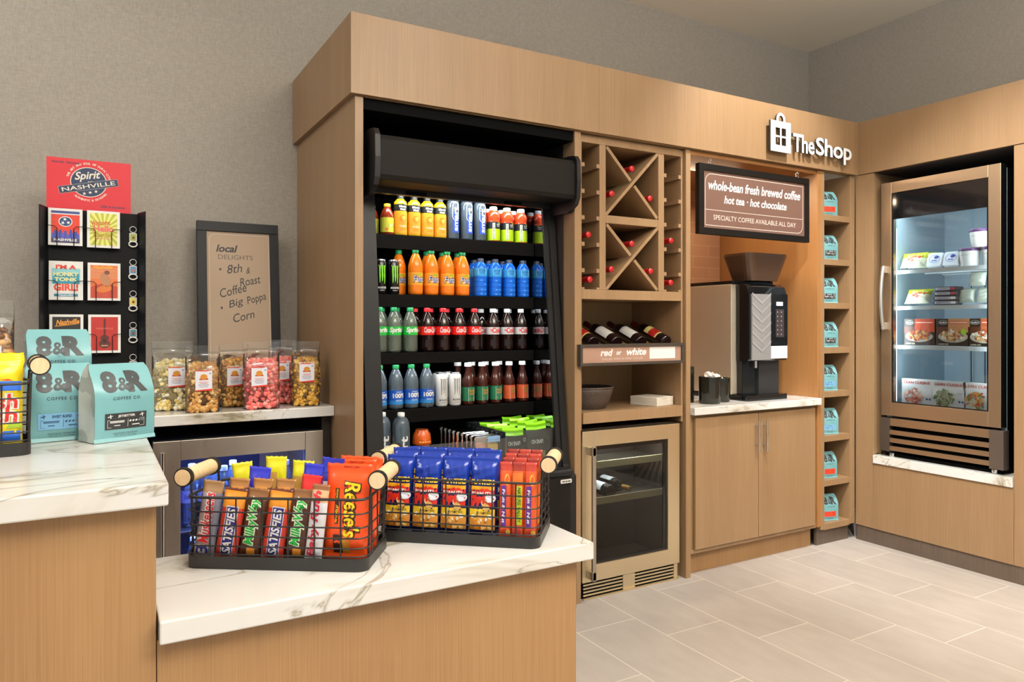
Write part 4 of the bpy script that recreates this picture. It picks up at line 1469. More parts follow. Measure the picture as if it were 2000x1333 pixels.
# --- basket and paper in the lower cubby
t = thing('woven_bowl', 'dark brown woven oval bowl in the open cubby above the wine cooler', 'bowl', (2.175, 2.985, .9055))
q = MB()
DW = wood('dark_woven_rush', '2c2420', '463a33', '5c4d43', .6, 'Position', (.3, .3, 60))
def ov(a, b_, z, n=26):
    return [(a * cos(2 * pi * k / n), b_ * sin(2 * pi * k / n), z) for k in range(n)]
q.loft([ov(.085, .07, 0), ov(.105, .088, .03), ov(.125, .108, .09), ov(.128, .11, .105), ov(.12, .103, .105), ov(.1, .083, .03), ov(.08, .065, .012)], DW)
q.build('woven_side', t)
q = MB()
q.tube([(p[0], p[1], .106) for p in ov(.124, .107, 0)], .006, DW, 6, True)
q.build('rim', t)
t = thing('napkin_stack', 'stack of folded cream paper napkins in the open cubby', 'napkins', (2.568, 2.965, .9055), radians(14))
for k in range(6):
    box('napkin', -.075, .075, -.085, .085, .0075 * k, .0075 * k + .0068, mat('e6ddcd', .7), t, bevel=.002)
# ================================================================ coffee bags
TEAL = mat('6ea3a8', .34, name='teal_coffee_bag')
INKC = mat('33373a', .5)
def gusset():
    m, t, b, N, L = nodes('silver_gusset_with_scale_pattern')
    v = mapping(N, L, (110, 110, 150), 'Object')
    w1 = N('ShaderNodeTexWave', i_Scale=1.0)
    w1.bands_direction = 'Z'
    L(v, w1.inputs[0])
    w2 = N('ShaderNodeTexWave', i_Scale=1.0)
    w2.bands_direction = 'Y'
    L(v, w2.inputs[0])
    mx = N('ShaderNodeMath', operation='MULTIPLY')
    L(w1.outputs[1], mx.inputs[0])
    L(w2.outputs[1], mx.inputs[1])
    n = N('ShaderNodeTexNoise', i_Scale=14.0)
    L(mapping(N, L, (1, 1, 1), 'Object'), n.inputs[0])
    g = N('ShaderNodeMath', operation='GREATER_THAN')
    g.inputs[1].default_value = .5
    L(n.outputs[0], g.inputs[0])
    g2 = N('ShaderNodeMath', operation='GREATER_THAN')
    g2.inputs[1].default_value = .3
    L(mx.outputs[0], g2.inputs[0])
    an = N('ShaderNodeMath', operation='MULTIPLY')
    L(g.outputs[0], an.inputs[0])
    L(g2.outputs[0], an.inputs[1])
    mc = N('ShaderNodeMix', data_type='RGBA')
    L(an.outputs[0], mc.inputs[0])
    mc.inputs[6].default_value = hx('c9cfca')
    mc.inputs[7].default_value = hx('3f5a52')
    L(mc.outputs[2], b.inputs['Base Color'])
    b.inputs['Roughness'].default_value = .35
    return m
GUS = gusset()

def coffee_bag(style, label, loc, rz, group, cat='coffee bag', scale=1.0):
    W, H, D = .128, .163, .072
    t = thing('coffee_bag', label, cat, loc, rz, group)
    def dep(z):
        k = z / H
        if k < .12:
            return D * (.93 + .07 * k / .12)
        if k < .62:
            return D
        return D * max(.10, 1 - ((k - .62) / .38) ** 1.5 * .92)
    def wid(z):
        k = z / H
        if k < .06:
            return W * (1.0 - .03 * k / .06)
        if k > .9:
            return W * (.97 - .5 * ((k - .9) / .1) ** 2 * .16)
        return W * .97
    yb = .012
    def fy(x, z):
        u = abs(2 * x / W)
        k = z / H
        bulge = .006 * (1 - u * u) * sin(pi * min(1, max(0, k)))
        wob = .0012 * sin(x * 90 + z * 60) * (1 if .35 < k < .95 else .3)
        return yb - dep(z) / 2 - bulge - wob * (1 - u ** 4) + (.010 * max(0, k - .6))
    nx, nz = 14, 18
    q = MB()
    zs = [H * j / nz for j in range(nz + 1)]
    front = lambda a, z: (a * wid(z) / 2, fy(a * wid(z) / 2, z), z)
    back = lambda a, z: (-a * wid(z) / 2, 2 * yb - fy(a * wid(z) / 2, z) + .02 * max(0, z / H - .6), z)
    q.patch(front, -1, 1, 0, H, TEAL, nx, nz)
    q.patch(back, -1, 1, 0, H, TEAL, nx, nz)
    q.patch(lambda a, k: (a * wid(H) / 2, fy(a * wid(H) / 2, H) * (1 - k) + (2 * yb - fy(a * wid(H) / 2, H) + .008) * k, H), -1, 1, 0, 1, TEAL, nx, 2)
    q.patch(lambda a, k: (a * wid(0) / 2, fy(a * wid(0) / 2, 0) * (1 - k) + (2 * yb - fy(a * wid(0) / 2, 0)) * k, 0), -1, 1, 0, 1, TEAL, nx, 2)
    # crimped foot along the front hem
    q.patch(lambda a, k: (a * W / 2 * 1.0, fy(a * wid(.0) / 2, 0) - .0015 - .003 * (1 - k), .0005 + .008 * k), -1, 1, 0, 1, TEAL, nx, 2)
    q.build('bag_body', t)
    for s in (-1, 1):
        q = MB()
        def side(k, z, s=s):
            y0 = fy(s * wid(z) / 2, z)
            y1 = 2 * yb - y0 + .02 * max(0, z / H - .6)
            return (s * (wid(z) / 2 + .0004 - .014 * (1 - abs(2 * k - 1)) * min(1, max(0, z / H - .1) * 1.6)), y0 + (y1 - y0) * k, z)
        if s < 0:
            q.patch(lambda k, z: side(1 - k, z), 0, 1, .001, H, GUS, 6, 14)
        else:
            q.patch(side, 0, 1, .001, H, GUS, 6, 14)
        q.build('side_gusset', t)
    q = MB()
    fn = lambda x, z: (x, fy(x, z) - .0009, z)
    fn2 = lambda x, z: (x, fy(x, z) - .0014, z)
    q.text('8', fn, -.030, .126, .031, .044, INKC, .05)
    q.text('R', fn, .026, .126, .042, .044, INKC, .06)
    q.text('&', fn2, -.004, .121, .031, .033, TEAL, .10)
    q.text('&', lambda x, z: (x, fy(x, z) - .0019, z), -.003, .121, .023, .026, INKC, .02)
    q.text('COFFEE CO.', fn, .002, .091, .058, .0065, INKC, .01, 0, 0, 1.3)
    nm, bg, fg = {'jet': ('JETSETTER', '2b2d2f', 'e8e8e6'), 'sweet': ('SWEET BLEND', '7db6dc', '27476b'), 'red': ('', 'e8442c', '8f1d12')}[style]
    BG, FG = mat(bg, .45), mat(fg, .5)
    q.patch(fn, -.043, .043, .026, .060, BG, 8, 4)
    if nm:
        q.text(nm, fn2, 0, .053, .036, .006, FG, .03)
        outline([(-.038, .03), (.038, .03), (.038, .046), (-.038, .046)], .0006, FG, q, fn2)
        q.rect(fn2, .0025, .0032, .03, .046, FG)
        for z, w_ in ((.043, .03), (.0405, .028), (.034, .012)):
            q.rect(fn2, -.019 - w_ / 2, -.019 + w_ / 2, z - .0008, z + .0008, FG)
        for k in range(5):
            q.disc(fn2, .008 + .0065 * k, .042, .0028, .0018, FG if k < 3 else mat('8a8c8e', .5), 8, .6)
        q.rect(fn2, .012, .028, .0325, .0345, FG)
        for s in (-1, 1):
            x = s * .033
            q.poly([(x - .005, .0515), (x + .005, .0545), (x + .005, .0555), (x - .005, .0535)], fn2, FG)
            q.poly([(x - .001, .0575), (x + .001, .0575), (x + .002, .0495), (x, .0495)], fn2, FG)
    else:
        for z, w_ in ((.05, .05), (.043, .07), (.036, .06)):
            q.rect(fn2, -w_ / 2, w_ / 2, z, z + .003, FG)
    q.text('NASHVILLE, TENNESSEE', fn, .0, .0165, .05, .0035, INKC)
    q.text('NET WT 12 OZ (340g)', fn, .0, .0115, .045, .003, INKC)
    q.build('printing', t)
    t.scale = (scale,) * 3
    return t

coffee_bag('jet', 'teal coffee bag with black label at the front of the service counter group', (.05, 1.775, ZH + .0005), radians(24), 'coffee bags on the service counter')
coffee_bag('sweet', 'teal coffee bag with pale blue label between the snack basket and the black-label bag', (-.062, 1.835, ZH + .0005), radians(10), 'coffee bags on the service counter')
coffee_bag('jet', 'teal coffee bag raised behind the other two on the service counter', (-.068, 1.948, ZH + .0735), radians(10), 'coffee bags on the service counter')
box('display_riser', -.13, .0, 1.908, 1.99, ZH + .0005, ZH + .073, BLACKM, label='small black display riser hidden under the rear coffee bag', cat='riser')
for k, (z, st) in enumerate(zip(TZ, ('red', 'jet', 'jet', 'jet', 'sweet', 'sweet', 'red', 'red'))):
    coffee_bag(st, 'teal coffee bag with %s label in the oak tower, %s cubby from the top' % ({'red': 'red', 'jet': 'black', 'sweet': 'blue'}[st], ORD[k]), (3.905 + (.004 if k % 2 else -.003), 2.893, z + .0005), radians(-14 + 5 * sin(k * 2.3)), 'coffee bags in the oak tower', scale=.95)

# ================================================================ popcorn bags
def corn_mesh(name, cols, W, D, H, seed, rad=.0105, n=560):
    rnd = random.Random(seed)
    q = MB()
    bmi = bmesh.new()
    bmesh.ops.create_icosphere(bmi, subdivisions=2, radius=1)
    iv = [v.co.copy() for v in bmi.verts]
    fi = [tuple(v.index for v in f.verts) for f in bmi.faces]
    bmi.free()
    ms = [mat(c, .55) for c in cols]
    for _ in range(n):
        z = rnd.uniform(.008, H)
        k = z / H
        wd = W / 2 * (1 - .12 * (k - .5) ** 2 * 4)
        dd = D / 2 * (1.0 if k < .75 else 1 - (k - .75) * 1.6)
        a = rnd.uniform(-pi * .98, pi * .02) if rnd.random() < .86 else rnd.uniform(0, pi)
        ca, sa = cos(a), sin(a)
        e = .55
        x = wd * (abs(ca) ** e) * (1 if ca > 0 else -1)
        y = dd * (abs(sa) ** e) * (1 if sa > 0 else -1)
        f = rnd.uniform(.80, .93)
        if z > H * .94:
            f = rnd.uniform(.1, .9)
        r = rad * rnd.uniform(.75, 1.2)
        ph = [rnd.uniform(0, 6) for _ in range(6)]
        M = Matrix.Translation((x * f, y * f, z)) @ Matrix.Rotation(ph[0], 4, 'X') @ Matrix.Rotation(ph[1], 4, 'Z')
        vs = [v * (r * (1 + .20 * sin(4.2 * v.x + ph[2]) * sin(3.9 * v.y + ph[3]) + .08 * sin(5 * v.z + ph[4]))) for v in iv]
        q.add(vs, fi, rnd.choice(ms), True, M)
    # a lumpy core so that no gap shows through
    q.lathe([(.3, .02), (.8, .05), (.84, .5), (.76, .85), (.3, .95)], ms[1], 16, Matrix.Diagonal((W / 2, D / 2, H, 1)))
    return q.mesh(name)

CORN = {
    'white': corn_mesh('popcorn', ('efe3b8', 'e8d79a', 'e2cc8a', 'f3ead0', 'd9bd6c'), .150, .080, .205, 1),
    'tan': corn_mesh('popcorn', ('d9a860', 'c8924a', 'e3bd7e', 'b87a36', 'd2a055'), .124, .080, .195, 2),
    'brown': corn_mesh('popcorn', ('b98236', 'c99a4e', '9a6428', 'd3ab62', 'a87030'), .114, .080, .205, 3),
    'pink': corn_mesh('popcorn', ('f0736a', 'f58c80', 'e85c58', 'f7a99c', 'f59a8e'), .134, .080, .205, 4),
    'gold': corn_mesh('popcorn', ('d09a30', 'e0b04a', 'b97f20', 'eac46c', 'c9922c'), .113, .080, .205, 5),
    'mixed': corn_mesh('popcorn', ('8a5a34', 'b98a54', '5e3a20', 'c9a06a', '6e4426'), .12, .08, .235, 6),
}
def popcorn_bag(kind, W, H, label, loc, rz, lab=(0, .1), fill=None):
    t = thing('popcorn_bag', label, 'popcorn bag', loc, rz, 'clear bags of popcorn')
    D = .088
    q = MB()
    def th(z):
        k = z / H
        return D * (.55 + .45 * min(1, k / .1)) if k < .68 else D * max(.03, 1 - ((k - .68) / .2))
    def ring(z, dx=0, n=28):
        d = th(z)
        out = []
        for k in range(n):
            a = 2 * pi * k / n
            ca, sa = cos(a), sin(a)
            e = .62 if z < H * .8 else .9
            out.append((W / 2 * abs(ca) ** (e * .7) * (1 if ca > 0 else -1), d / 2 * abs(sa) ** e * (1 if sa > 0 else -1) + dx + .0025 * sin(7 * a + z * 70), z))
        return out
    zs = [0, .006, .03, .08, .12, .16, .19, H * .75, H * .82, H * .88, H * .94, H]
    q.loft([ring(z, .003 * sin(z * 40)) for z in zs], BAGFILM, True, False)
    q.build('clear_bag', t)
    q = MB()
    for z in (H * .885, H * .90):
        q.tube([(W / 2 * (k / 8 * 2 - 1) * .97, -.0075, z) for k in range(9)], .0012, ACRYL, 6)
    q.build('zip_seal', t)
    o = bpy.data.objects.new('popcorn', CORN[kind])
    COL.objects.link(o)
    o.parent = t
    o.scale = ((W - .006) / {'white': .150, 'tan': .124, 'brown': .114, 'pink': .134, 'gold': .113, 'mixed': .12}[kind], 1, 1)
    o['kind'] = 'stuff'
    q = MB()
    fn = lambda x, z: (x, -D / 2 - .0045 - .001 * cos(x * 30), z)
    fn2 = lambda x, z: (x, -D / 2 - .0052 - .001 * cos(x * 30), z)
    cx, z0 = lab
    w_, h_ = .062, .082
    q.patch(fn, cx - w_ / 2, cx + w_ / 2, z0, z0 + h_, mat('eceaf0', .45), 6, 2)
    RD = mat('d6361c', .45)
    q.poly([(cx - w_ / 2, z0), (cx + w_ / 2, z0), (cx + w_ / 2, z0 + .008), (cx - w_ / 2, z0 + .003)], fn2, RD)
    q.poly([(cx - w_ / 2, z0 + h_ - .003), (cx - w_ / 2 + .04, z0 + h_ - .004), (cx + w_ / 2, z0 + h_), (cx - w_ / 2, z0 + h_)], fn2, RD)
    q.disc(fn2, cx, z0 + .056, .013, .011, mat('d08a2a', .5), 16)
    q.rect(fn2, cx - .016, cx + .016, z0 + .044, z0 + .05, mat('b8401e', .5))
    for k, (ww_, c) in enumerate(((.036, 'd88a80'), (.026, 'd88a80'), (.04, 'a9a9b4'), (.036, 'a9a9b4'), (.03, 'a9a9b4'))):
        q.rect(fn2, cx - ww_ / 2, cx + ww_ / 2, z0 + .034 - k * .005, z0 + .036 - k * .005, mat(c, .5))
    q.rect(fn2, cx + .02, cx + .027, z0 + .067, z0 + .071, mat('6d7fb8', .5))
    q.build('paper_label', t)
    return t
PZ = .9755
popcorn_bag('white', .155, .285, 'tall bag of pale buttery popcorn on the back counter beside the coffee bags', (.285, 3.30, PZ), radians(-4), (.014, .098))
popcorn_bag('tan', .128, .268, 'bag of tan caramel popcorn standing in front of the pale buttery one', (.385, 3.18, PZ), radians(-6), (.004, .088))
popcorn_bag('brown', .118, .27, 'bag of brown caramel popcorn below the framed chalk-brown sign', (.525, 3.32, PZ), radians(3), (-.004, .09))
popcorn_bag('pink', .145, .28, 'front bag of pink popcorn with its label facing out', (.615, 3.18, PZ), radians(-6), (-.012, .095))
popcorn_bag('pink', .12, .285, 'second bag of pink popcorn standing half behind the front pink one', (.735, 3.33, PZ), radians(-3), (-.01, .105))
popcorn_bag('gold', .118, .28, 'bag of golden popcorn at the end of the counter against the oak panel', (.805, 3.20, PZ), radians(-8), (.0, .105))
popcorn_bag('mixed', .15, .30, 'bag of dark mixed popcorn standing behind the sweets basket on the service counter', (-.225, 1.93, ZH + .0005), radians(6), (.02, .12))

# ================================================================ framed sign on the back counter
t = thing('framed_sign', 'black framed kraft sign with handwritten local delights leaning on the wall', 'sign', (.607, 3.60, PZ + .0035))
t.rotation_euler = (radians(-6), 0, 0)
fw, fh = .372, .845
q = MB()
for a in ((-fw / 2, fw / 2, 0, .042), (-fw / 2, fw / 2, fh - .046, fh), (-fw / 2, -fw / 2 + .042, .0422, fh - .0462), (fw / 2 - .042, fw / 2, .0422, fh - .0462)):
    q.box(a[0], a[1], 0, .03, a[2], a[3], mat('0e0f12', .45, 0, 0, .3))
q.build('frame', t, bevel=.0015)
q = MB()
q.box(-fw / 2 + .041, fw / 2 - .041, .01, .02, .041, fh - .045, mat('b39a80', .5))
fn = flat(.0096)
LP = mat('d8c8b2', .5)
ink = mat('2a2626', .5)
w2, h2 = fw - .10, fh - .11
outline(rr2(w2, h2, (.002, .03, .002, .002), .004, fh / 2 - .004), .002, LP, q, fn)
q.text('local', fn, -.053, .718, .098, .036, ink, .03, .25)
q.text('DELIGHTS', fn, -.014, .677, .158, .022, mat('5d4f45', .5), 0)
for s, x, z, w_, h_, r_ in (('8th', -.02, .622, .07, .042, .15), ('&', .042, .615, .018, .03, .05), ('Roast', .05, .565, .10, .04, .22), ('Coffee', -.028, .517, .125, .042, .28), ('Big', -.015, .453, .072, .045, .30), ('Poppa', .078, .475, .092, .048, .30), ('Corn', .018, .393, .10, .04, .25)):
    q.text(s, fn, x, z, w_, h_, ink, .002, .3, r_)
q.disc(fn, -.084, .617, .005, .006, ink)
q.disc(fn, -.08, .432, .005, .006, ink)
q.build('printed_sheet', t)

# ================================================================ pegboard rack with cards and key rings
RX0, RX1, RY = -.168, .175, 3.46
def peg():
    m, t_, b, N, L = nodes('black_pegboard')
    g = N('ShaderNodeNewGeometry')
    sp = N('ShaderNodeSeparateXYZ')
    L(g.outputs['Position'], sp.inputs[0])
    outs = []
    for i in (0, 2):
        d = N('ShaderNodeMath', operation='DIVIDE')
        d.inputs[1].default_value = .0254
        L(sp.outputs[i], d.inputs[0])
        f = N('ShaderNodeMath', operation='FRACT')
        L(d.outputs[0], f.inputs[0])
        s = N('ShaderNodeMath', operation='SUBTRACT')
        s.inputs[1].default_value = .5
        L(f.outputs[0], s.inputs[0])
        p = N('ShaderNodeMath', operation='MULTIPLY')
        L(s.outputs[0], p.inputs[0])
        L(s.outputs[0], p.inputs[1])
        outs.append(p.outputs[0])
    a = N('ShaderNodeMath', operation='ADD')
    L(outs[0], a.inputs[0])
    L(outs[1], a.inputs[1])
    lt = N('ShaderNodeMath', operation='LESS_THAN')
    lt.inputs[1].default_value = .018
    L(a.outputs[0], lt.inputs[0])
    mx = N('ShaderNodeMix', data_type='RGBA')
    L(lt.outputs[0], mx.inputs[0])
    mx.inputs[6].default_value = hx('0d0c0c')
    mx.inputs[7].default_value = hx('050505')
    L(mx.outputs[2], b.inputs['Base Color'])
    b.inputs['Roughness'].default_value = .55
    b.inputs['Specular IOR Level'].default_value = .2
    return m
t = thing('pegboard_rack', 'black pegboard rack holding cards and key rings against the wall', 'display rack', (0, RY, PZ))
zt = 1.797 - PZ
box('pegboard', RX0 + .012, RX1 - .012, 0, .012, 0, zt, peg(), t)
for s, x0, x1 in ((-1, RX0 + .0115, RX0), (1, RX1 - .0115, RX1)):
    q = MB()
    q.loft([[(x0, .012, z), (x0, .0, z), (x1 + s * .012, -.075, z), (x1 + s * .016, -.072, z), (x0 + s * .005, .012, z)] for z in (0, zt + .004)], mat('17181c', .45, 0, 0, .3), smooth=False)
    q.build('side_flange', t)
CARDS = [(-.155, -.037, 1.648, 1.797), (-.021, .097, 1.645, 1.797), (-.153, -.035, 1.428, 1.585), (-.019, .099, 1.428, 1.583), (-.151, -.034, 1.215, 1.37), (-.017, .100, 1.212, 1.37)]
for x0, x1, z0, z1 in CARDS:
    for xa, xb in ((x0 - .004, x0 + .03), (x1 - .03, x1 + .004)):
        q = MB()
        s = 1 if xa == x0 - .004 else -1
        xo, xi = (xa, xb) if s > 0 else (xb, xa)
        zz = z0 - PZ
        q.tube([(xo, -.001, zz + .078), (xo, -.038, zz + .078), (xi - s * .008, -.038, zz + .076), (xi, -.038, zz + .068), (xi, -.038, zz - .006), (xi, -.001, zz - .006)], .0016, BLACKM, 6)
        q.build('wire_card_clip', t)
CY_ = RY - .030
def card(i, label, draw, bgc='eeece6', brd=.010):
    x0, x1, z0, z1 = CARDS[i]
    t = thing('greeting_card', label, 'card', ((x0 + x1) / 2, CY_, z0), 0, 'cards on the pegboard rack')
    t.rotation_euler = (radians(-2), 0, 0)
    w_, h_ = x1 - x0, z1 - z0
    q = MB()
    q.box(-w_ / 2, w_ / 2, 0, .003, 0, h_, mat(bgc, .5))
    draw(q, flat(-.0004), flat(-.0008), flat(-.0012), w_ - 2 * brd, h_ - 2 * brd, h_ / 2)
    q.build('card', t)
def c1(q, f, f2, f3, w_, h_, cz):
    q.rect(f, -w_ / 2, w_ / 2, cz - h_ / 2, cz + h_ / 2, mat('d9402c', .5))
    q.rect(f2, -w_ / 2, w_ / 2, cz + h_ * .42, cz + h_ / 2, mat('3a4a86', .5))
    q.rect(f2, -w_ / 2, w_ / 2, cz + h_ * .39, cz + h_ * .42, WHITE)
    q.disc(f2, 0, cz + .022, .024, .021, WHITE)
    q.disc(f3, 0, cz + .022, .021, .018, mat('27406e', .5))
    f4 = flat(-.0016)
    for x, z, r in ((-.002, .031, .2), (-.009, .016, .5), (.010, .018, .9)):
        q.star(f4, x, cz + z, .008, WHITE, r)
    NV = mat('3b4aa0', .5)
    q.rect(f2, -w_ / 2, w_ / 2, cz - h_ / 2, cz - .045, mat('3f3a5e', .5))
    for k, hgt in enumerate((.02, .03, .024, .034, .022, .03, .016, .036, .024, .03, .02)):
        x = -w_ / 2 + w_ * k / 11
        q.rect(f2, x, x + w_ / 11, cz - .046, cz - .046 + hgt, NV if k % 2 else mat('5a55b0', .5))
    q.text('NASHVILLE', f3, 0, cz - .052, .08, .011, WHITE, .03)
def c2(q, f, f2, f3, w_, h_, cz):
    q.rect(f, -w_ / 2, w_ / 2, cz - h_ / 2, cz + h_ / 2, mat('f1e88c', .5))
    for k in range(20):
        a, b_ = 2 * pi * k / 20, 2 * pi * (k + .5) / 20
        def e(a):
            c, s = cos(a), sin(a)
            m = min(w_ / 2 / max(abs(c), 1e-6), h_ / 2 / max(abs(s), 1e-6))
            return (c * m, cz + s * m)
        q.poly([(0, cz), e(a), e(b_)], f2, mat('b9c23a', .5))
    q.text('Welcome', f3, -.01, cz + .027, .066, .02, mat('c8502a', .5), .02, .3, .1)
    q.text('Hello', f3, 0, cz + .003, .075, .026, mat('e2766a', .5), .05)
    q.text('Darlin\'', f3, 0, cz - .022, .075, .020, mat('b98a2c', .5), .02, .2)
    q.text('NASHVILLE', f3, 0, cz - .038, .06, .008, mat('d98a7a', .5), .02)
def c3(q, f, f2, f3, w_, h_, cz):
    q.rect(f, -w_ / 2, w_ / 2, cz - h_ * .36, cz + h_ * .36, mat('8ecdd0', .5))
    q.rect(f2, -w_ * .46, w_ * .46, cz - h_ * .1, cz + h_ * .20, mat('2f8fa4', .5))
    q.rect(f2, -w_ / 2, w_ / 2, cz - h_ * .36, cz - h_ * .1, WHITE)
    q.text("I'M A", f3, 0, cz + .055, .07, .018, mat('d8442e', .5), .04)
    q.text('HONKY', f3, 0, cz + .026, .088, .017, mat('e8e3a8', .5), .05)
    q.text('TONK', f3, 0, cz + .005, .082, .016, mat('e8e3a8', .5), .05)
    q.text('GIRL!', f3, 0, cz - .027, .085, .03, mat('e0553a', .5), .05)
    q.rect(f3, -w_ * .42, w_ * .42, cz - .064, cz - .054, mat('2f7f9c', .5))
    q.text('Nashville', flat(-.0016), 0, cz - .059, .05, .007, WHITE, .02)
def c4(q, f, f2, f3, w_, h_, cz):
    q.rect(f, -w_ / 2, w_ / 2, cz - h_ / 2, cz + h_ / 2, mat('e0763e', .5))
    for k in range(7):
        q.rect(f2, -w_ / 2, w_ / 2, cz + h_ * (.1 + .05 * k), cz + h_ * (.12 + .05 * k), mat('d9a07a', .5))
    q.poly([(-w_ / 2, cz - h_ / 2), (w_ / 2, cz - h_ / 2), (w_ / 2, cz - .02), (.0, cz - .005), (-w_ / 2, cz - .022)], f2, mat('c04a34', .5))
    q.disc(f3, .004, cz + .008, .018, .03, mat('b8805a', .5), 14, .3)
    q.disc(f3, .0, cz - .03, .03, .014, mat('d97a3a', .5), 14, .2)
    q.disc(f3, .01, cz + .038, .010, .009, mat('7a4a3a', .5), 12)
    q.text('Nashville', f3, -.005, cz + .06, .07, .014, mat('f0b04a', .5), .03, .3)
def c5(q, f, f2, f3, w_, h_, cz):
    q.rect(f, -w_ / 2, w_ / 2, cz - h_ / 2, cz + h_ / 2, mat('2a2724', .5))
    q.text('Nashville', f2, .004, cz + .047, .082, .022, mat('e59a3c', .4), .03, .35, .08)
    q.poly([(-.04, cz + .028), (.035, cz + .038), (.035, cz + .040), (-.04, cz + .031)], f2, mat('e59a3c', .4))
    q.star(f2, .004, cz - .01, .03, mat('2f6f74', .5))
def c6(q, f, f2, f3, w_, h_, cz):
    q.rect(f, -w_ / 2, w_ / 2, cz - h_ / 2, cz + h_ / 2, mat('b52f28', .5))
    q.text('NASHVILLE', f2, 0, cz + .022, .06, .007, mat('d9826c', .5))
    q.rect(f2, -.0035, .0035, cz - .02, cz + .062, mat('5a2420', .5))
    q.disc(f2, 0, cz - .042, .021, .018, mat('5a2a22', .5), 18)
    q.disc(f2, 0, cz - .018, .016, .013, mat('5a2a22', .5), 18)
    q.disc(f3, 0, cz - .03, .007, .007, mat('2c1714', .5), 14)
    q.rect(f3, -.012, .012, cz - .051, cz - .047, mat('c9a080', .5))
for i, (lb, dr) in enumerate((('red and blue skyline card with three-star emblem on the pegboard', c1), ('yellow sunburst card saying hello on the pegboard', c2), ('pale blue and white card saying honky tonk girl', c3), ('orange picture card with a seated figure on the pegboard', c4), ('black card with orange script half hidden by the coffee bags', c5), ('red card with a brown guitar on the pegboard', c6))):
    card(i, lb, dr)
KEYM = mat('e2ded6', .3, .5, name='key_ring_metal')
for k, (z, c, lb) in enumerate(((1.742, '9aa64a', 'green'), (1.604, '5a8fb8', 'blue and orange'), (1.471, 'e0cf5a', 'yellow'), (1.338, '4f7f90', 'dark picture'), (1.203, 'a9a9a9', 'partly hidden'))):
    t = thing('key_ring_opener', '%s bottle-opener key ring hanging on the pegboard, %s from the top' % (lb, ORD[k]), 'key ring', (.1465, RY - .008, z), 0, 'bottle-opener key rings')
    q = MB()
    q.tube([(.0125 * cos(a), 0, -.0125 + .0125 * sin(a)) for a in [2 * pi * j / 18 for j in range(18)]], .0016, KEYM, 6, True)
    q.cyl((0, .0075, 0), (0, -.003, 0), .0016, KEYM, 8)
    q.build('split_ring', t)
    q = MB()
    q.loft([[(x, y, zz) for x, zz in rr(.028, .036, .004, 3, 0, -.045)] for y in (-.003, .0)], KEYM, smooth=False)
    q.loft([[(x, y, zz) for x, zz in rr(.022, .029, .003, 3, 0, -.045)] for y in (-.0037, -.0031)], mat(c, .4), smooth=False)
    q.disc(flat(-.004), .001, -.047, .005, .006, mat('8a3a22' if k != 1 else 'd2693a', .4), 10)
    q.build('tag', t)
    q = MB()
    q.tube([(0.0155 * cos(a), -.0015, -.074 + .0115 * sin(a)) for a in [2 * pi * j / 18 for j in range(18)]], .0035, KEYM, 8, True)
    q.build('bottle_opener', t)

t = thing('placard', 'red card placard standing above the pegboard rack', 'placard', (-.012, 3.478, 1.7))
pw, z0, z1 = .302, 0, 2.01 - 1.7
q = MB()
q.box(-pw / 2, pw / 2, 0, .004, 0, z1, mat('d42a35', .45))
f, f2, f3, f4 = flat(-.0004), flat(-.0008), flat(-.0012), flat(-.0016)
cx, cz = -.003, .218
CR, NVY = mat('f0e4d2', .5), mat('243656', .5)
q.disc(f, cx, cz, .066, .062, CR, 32)
q.disc(f2, cx, cz, .063, .059, NVY, 32)
q.text('Spirit', f3, cx - .004, cz + .024, .095, .042, CR, .02, .35, .16)
q.text('OF', f3, cx + .006, cz + .000, .018, .009, CR, .02, 0, .1)
bar = [(-.108, -.014), (.108, -.014), (.108, .014), (-.108, .014)]
a = radians(13)
rb = [(cx + x * cos(a) - y * sin(a), cz - .016 + x * sin(a) + y * cos(a)) for x, y in bar]
q.poly(rb, f3, NVY)
outline(rb, .0015, CR, q, f3)
q.text('NASHVILLE', f4, cx, cz - .016, .195, .017, CR, .01, 0, a)
for k in range(3):
    q.star(f3, cx + .005 + .021 * (k - 1), cz - .042 + .006 * (k - 1), .0075, CR)
def arc(s, r, a0, a1, h_, flip=False):
    n = len(s)
    for k, ch in enumerate(s):
        if ch == ' ':
            continue
        an = a0 + (a1 - a0) * k / (n - 1)
        q.text(ch, f, cx + r * cos(an), cz + r * sin(an), None, h_, CR, .03, 0, an - pi / 2 if not flip else an + pi / 2)
arc('THE ART AND SOUL OF MUSIC CITY', .077, radians(165), radians(15), .0085)
arc('AUTHENTIC & ORIGINAL', .075, radians(232), radians(325), .0085, True)
q.text('Nashville, Tennessee', f, -.085, .292, .10, .010, NVY, .02, .35)
q.text('Gifts & Souvenirs', f, .085, .122, .09, .010, NVY, .02, .35)
q.build('printed_card', t)
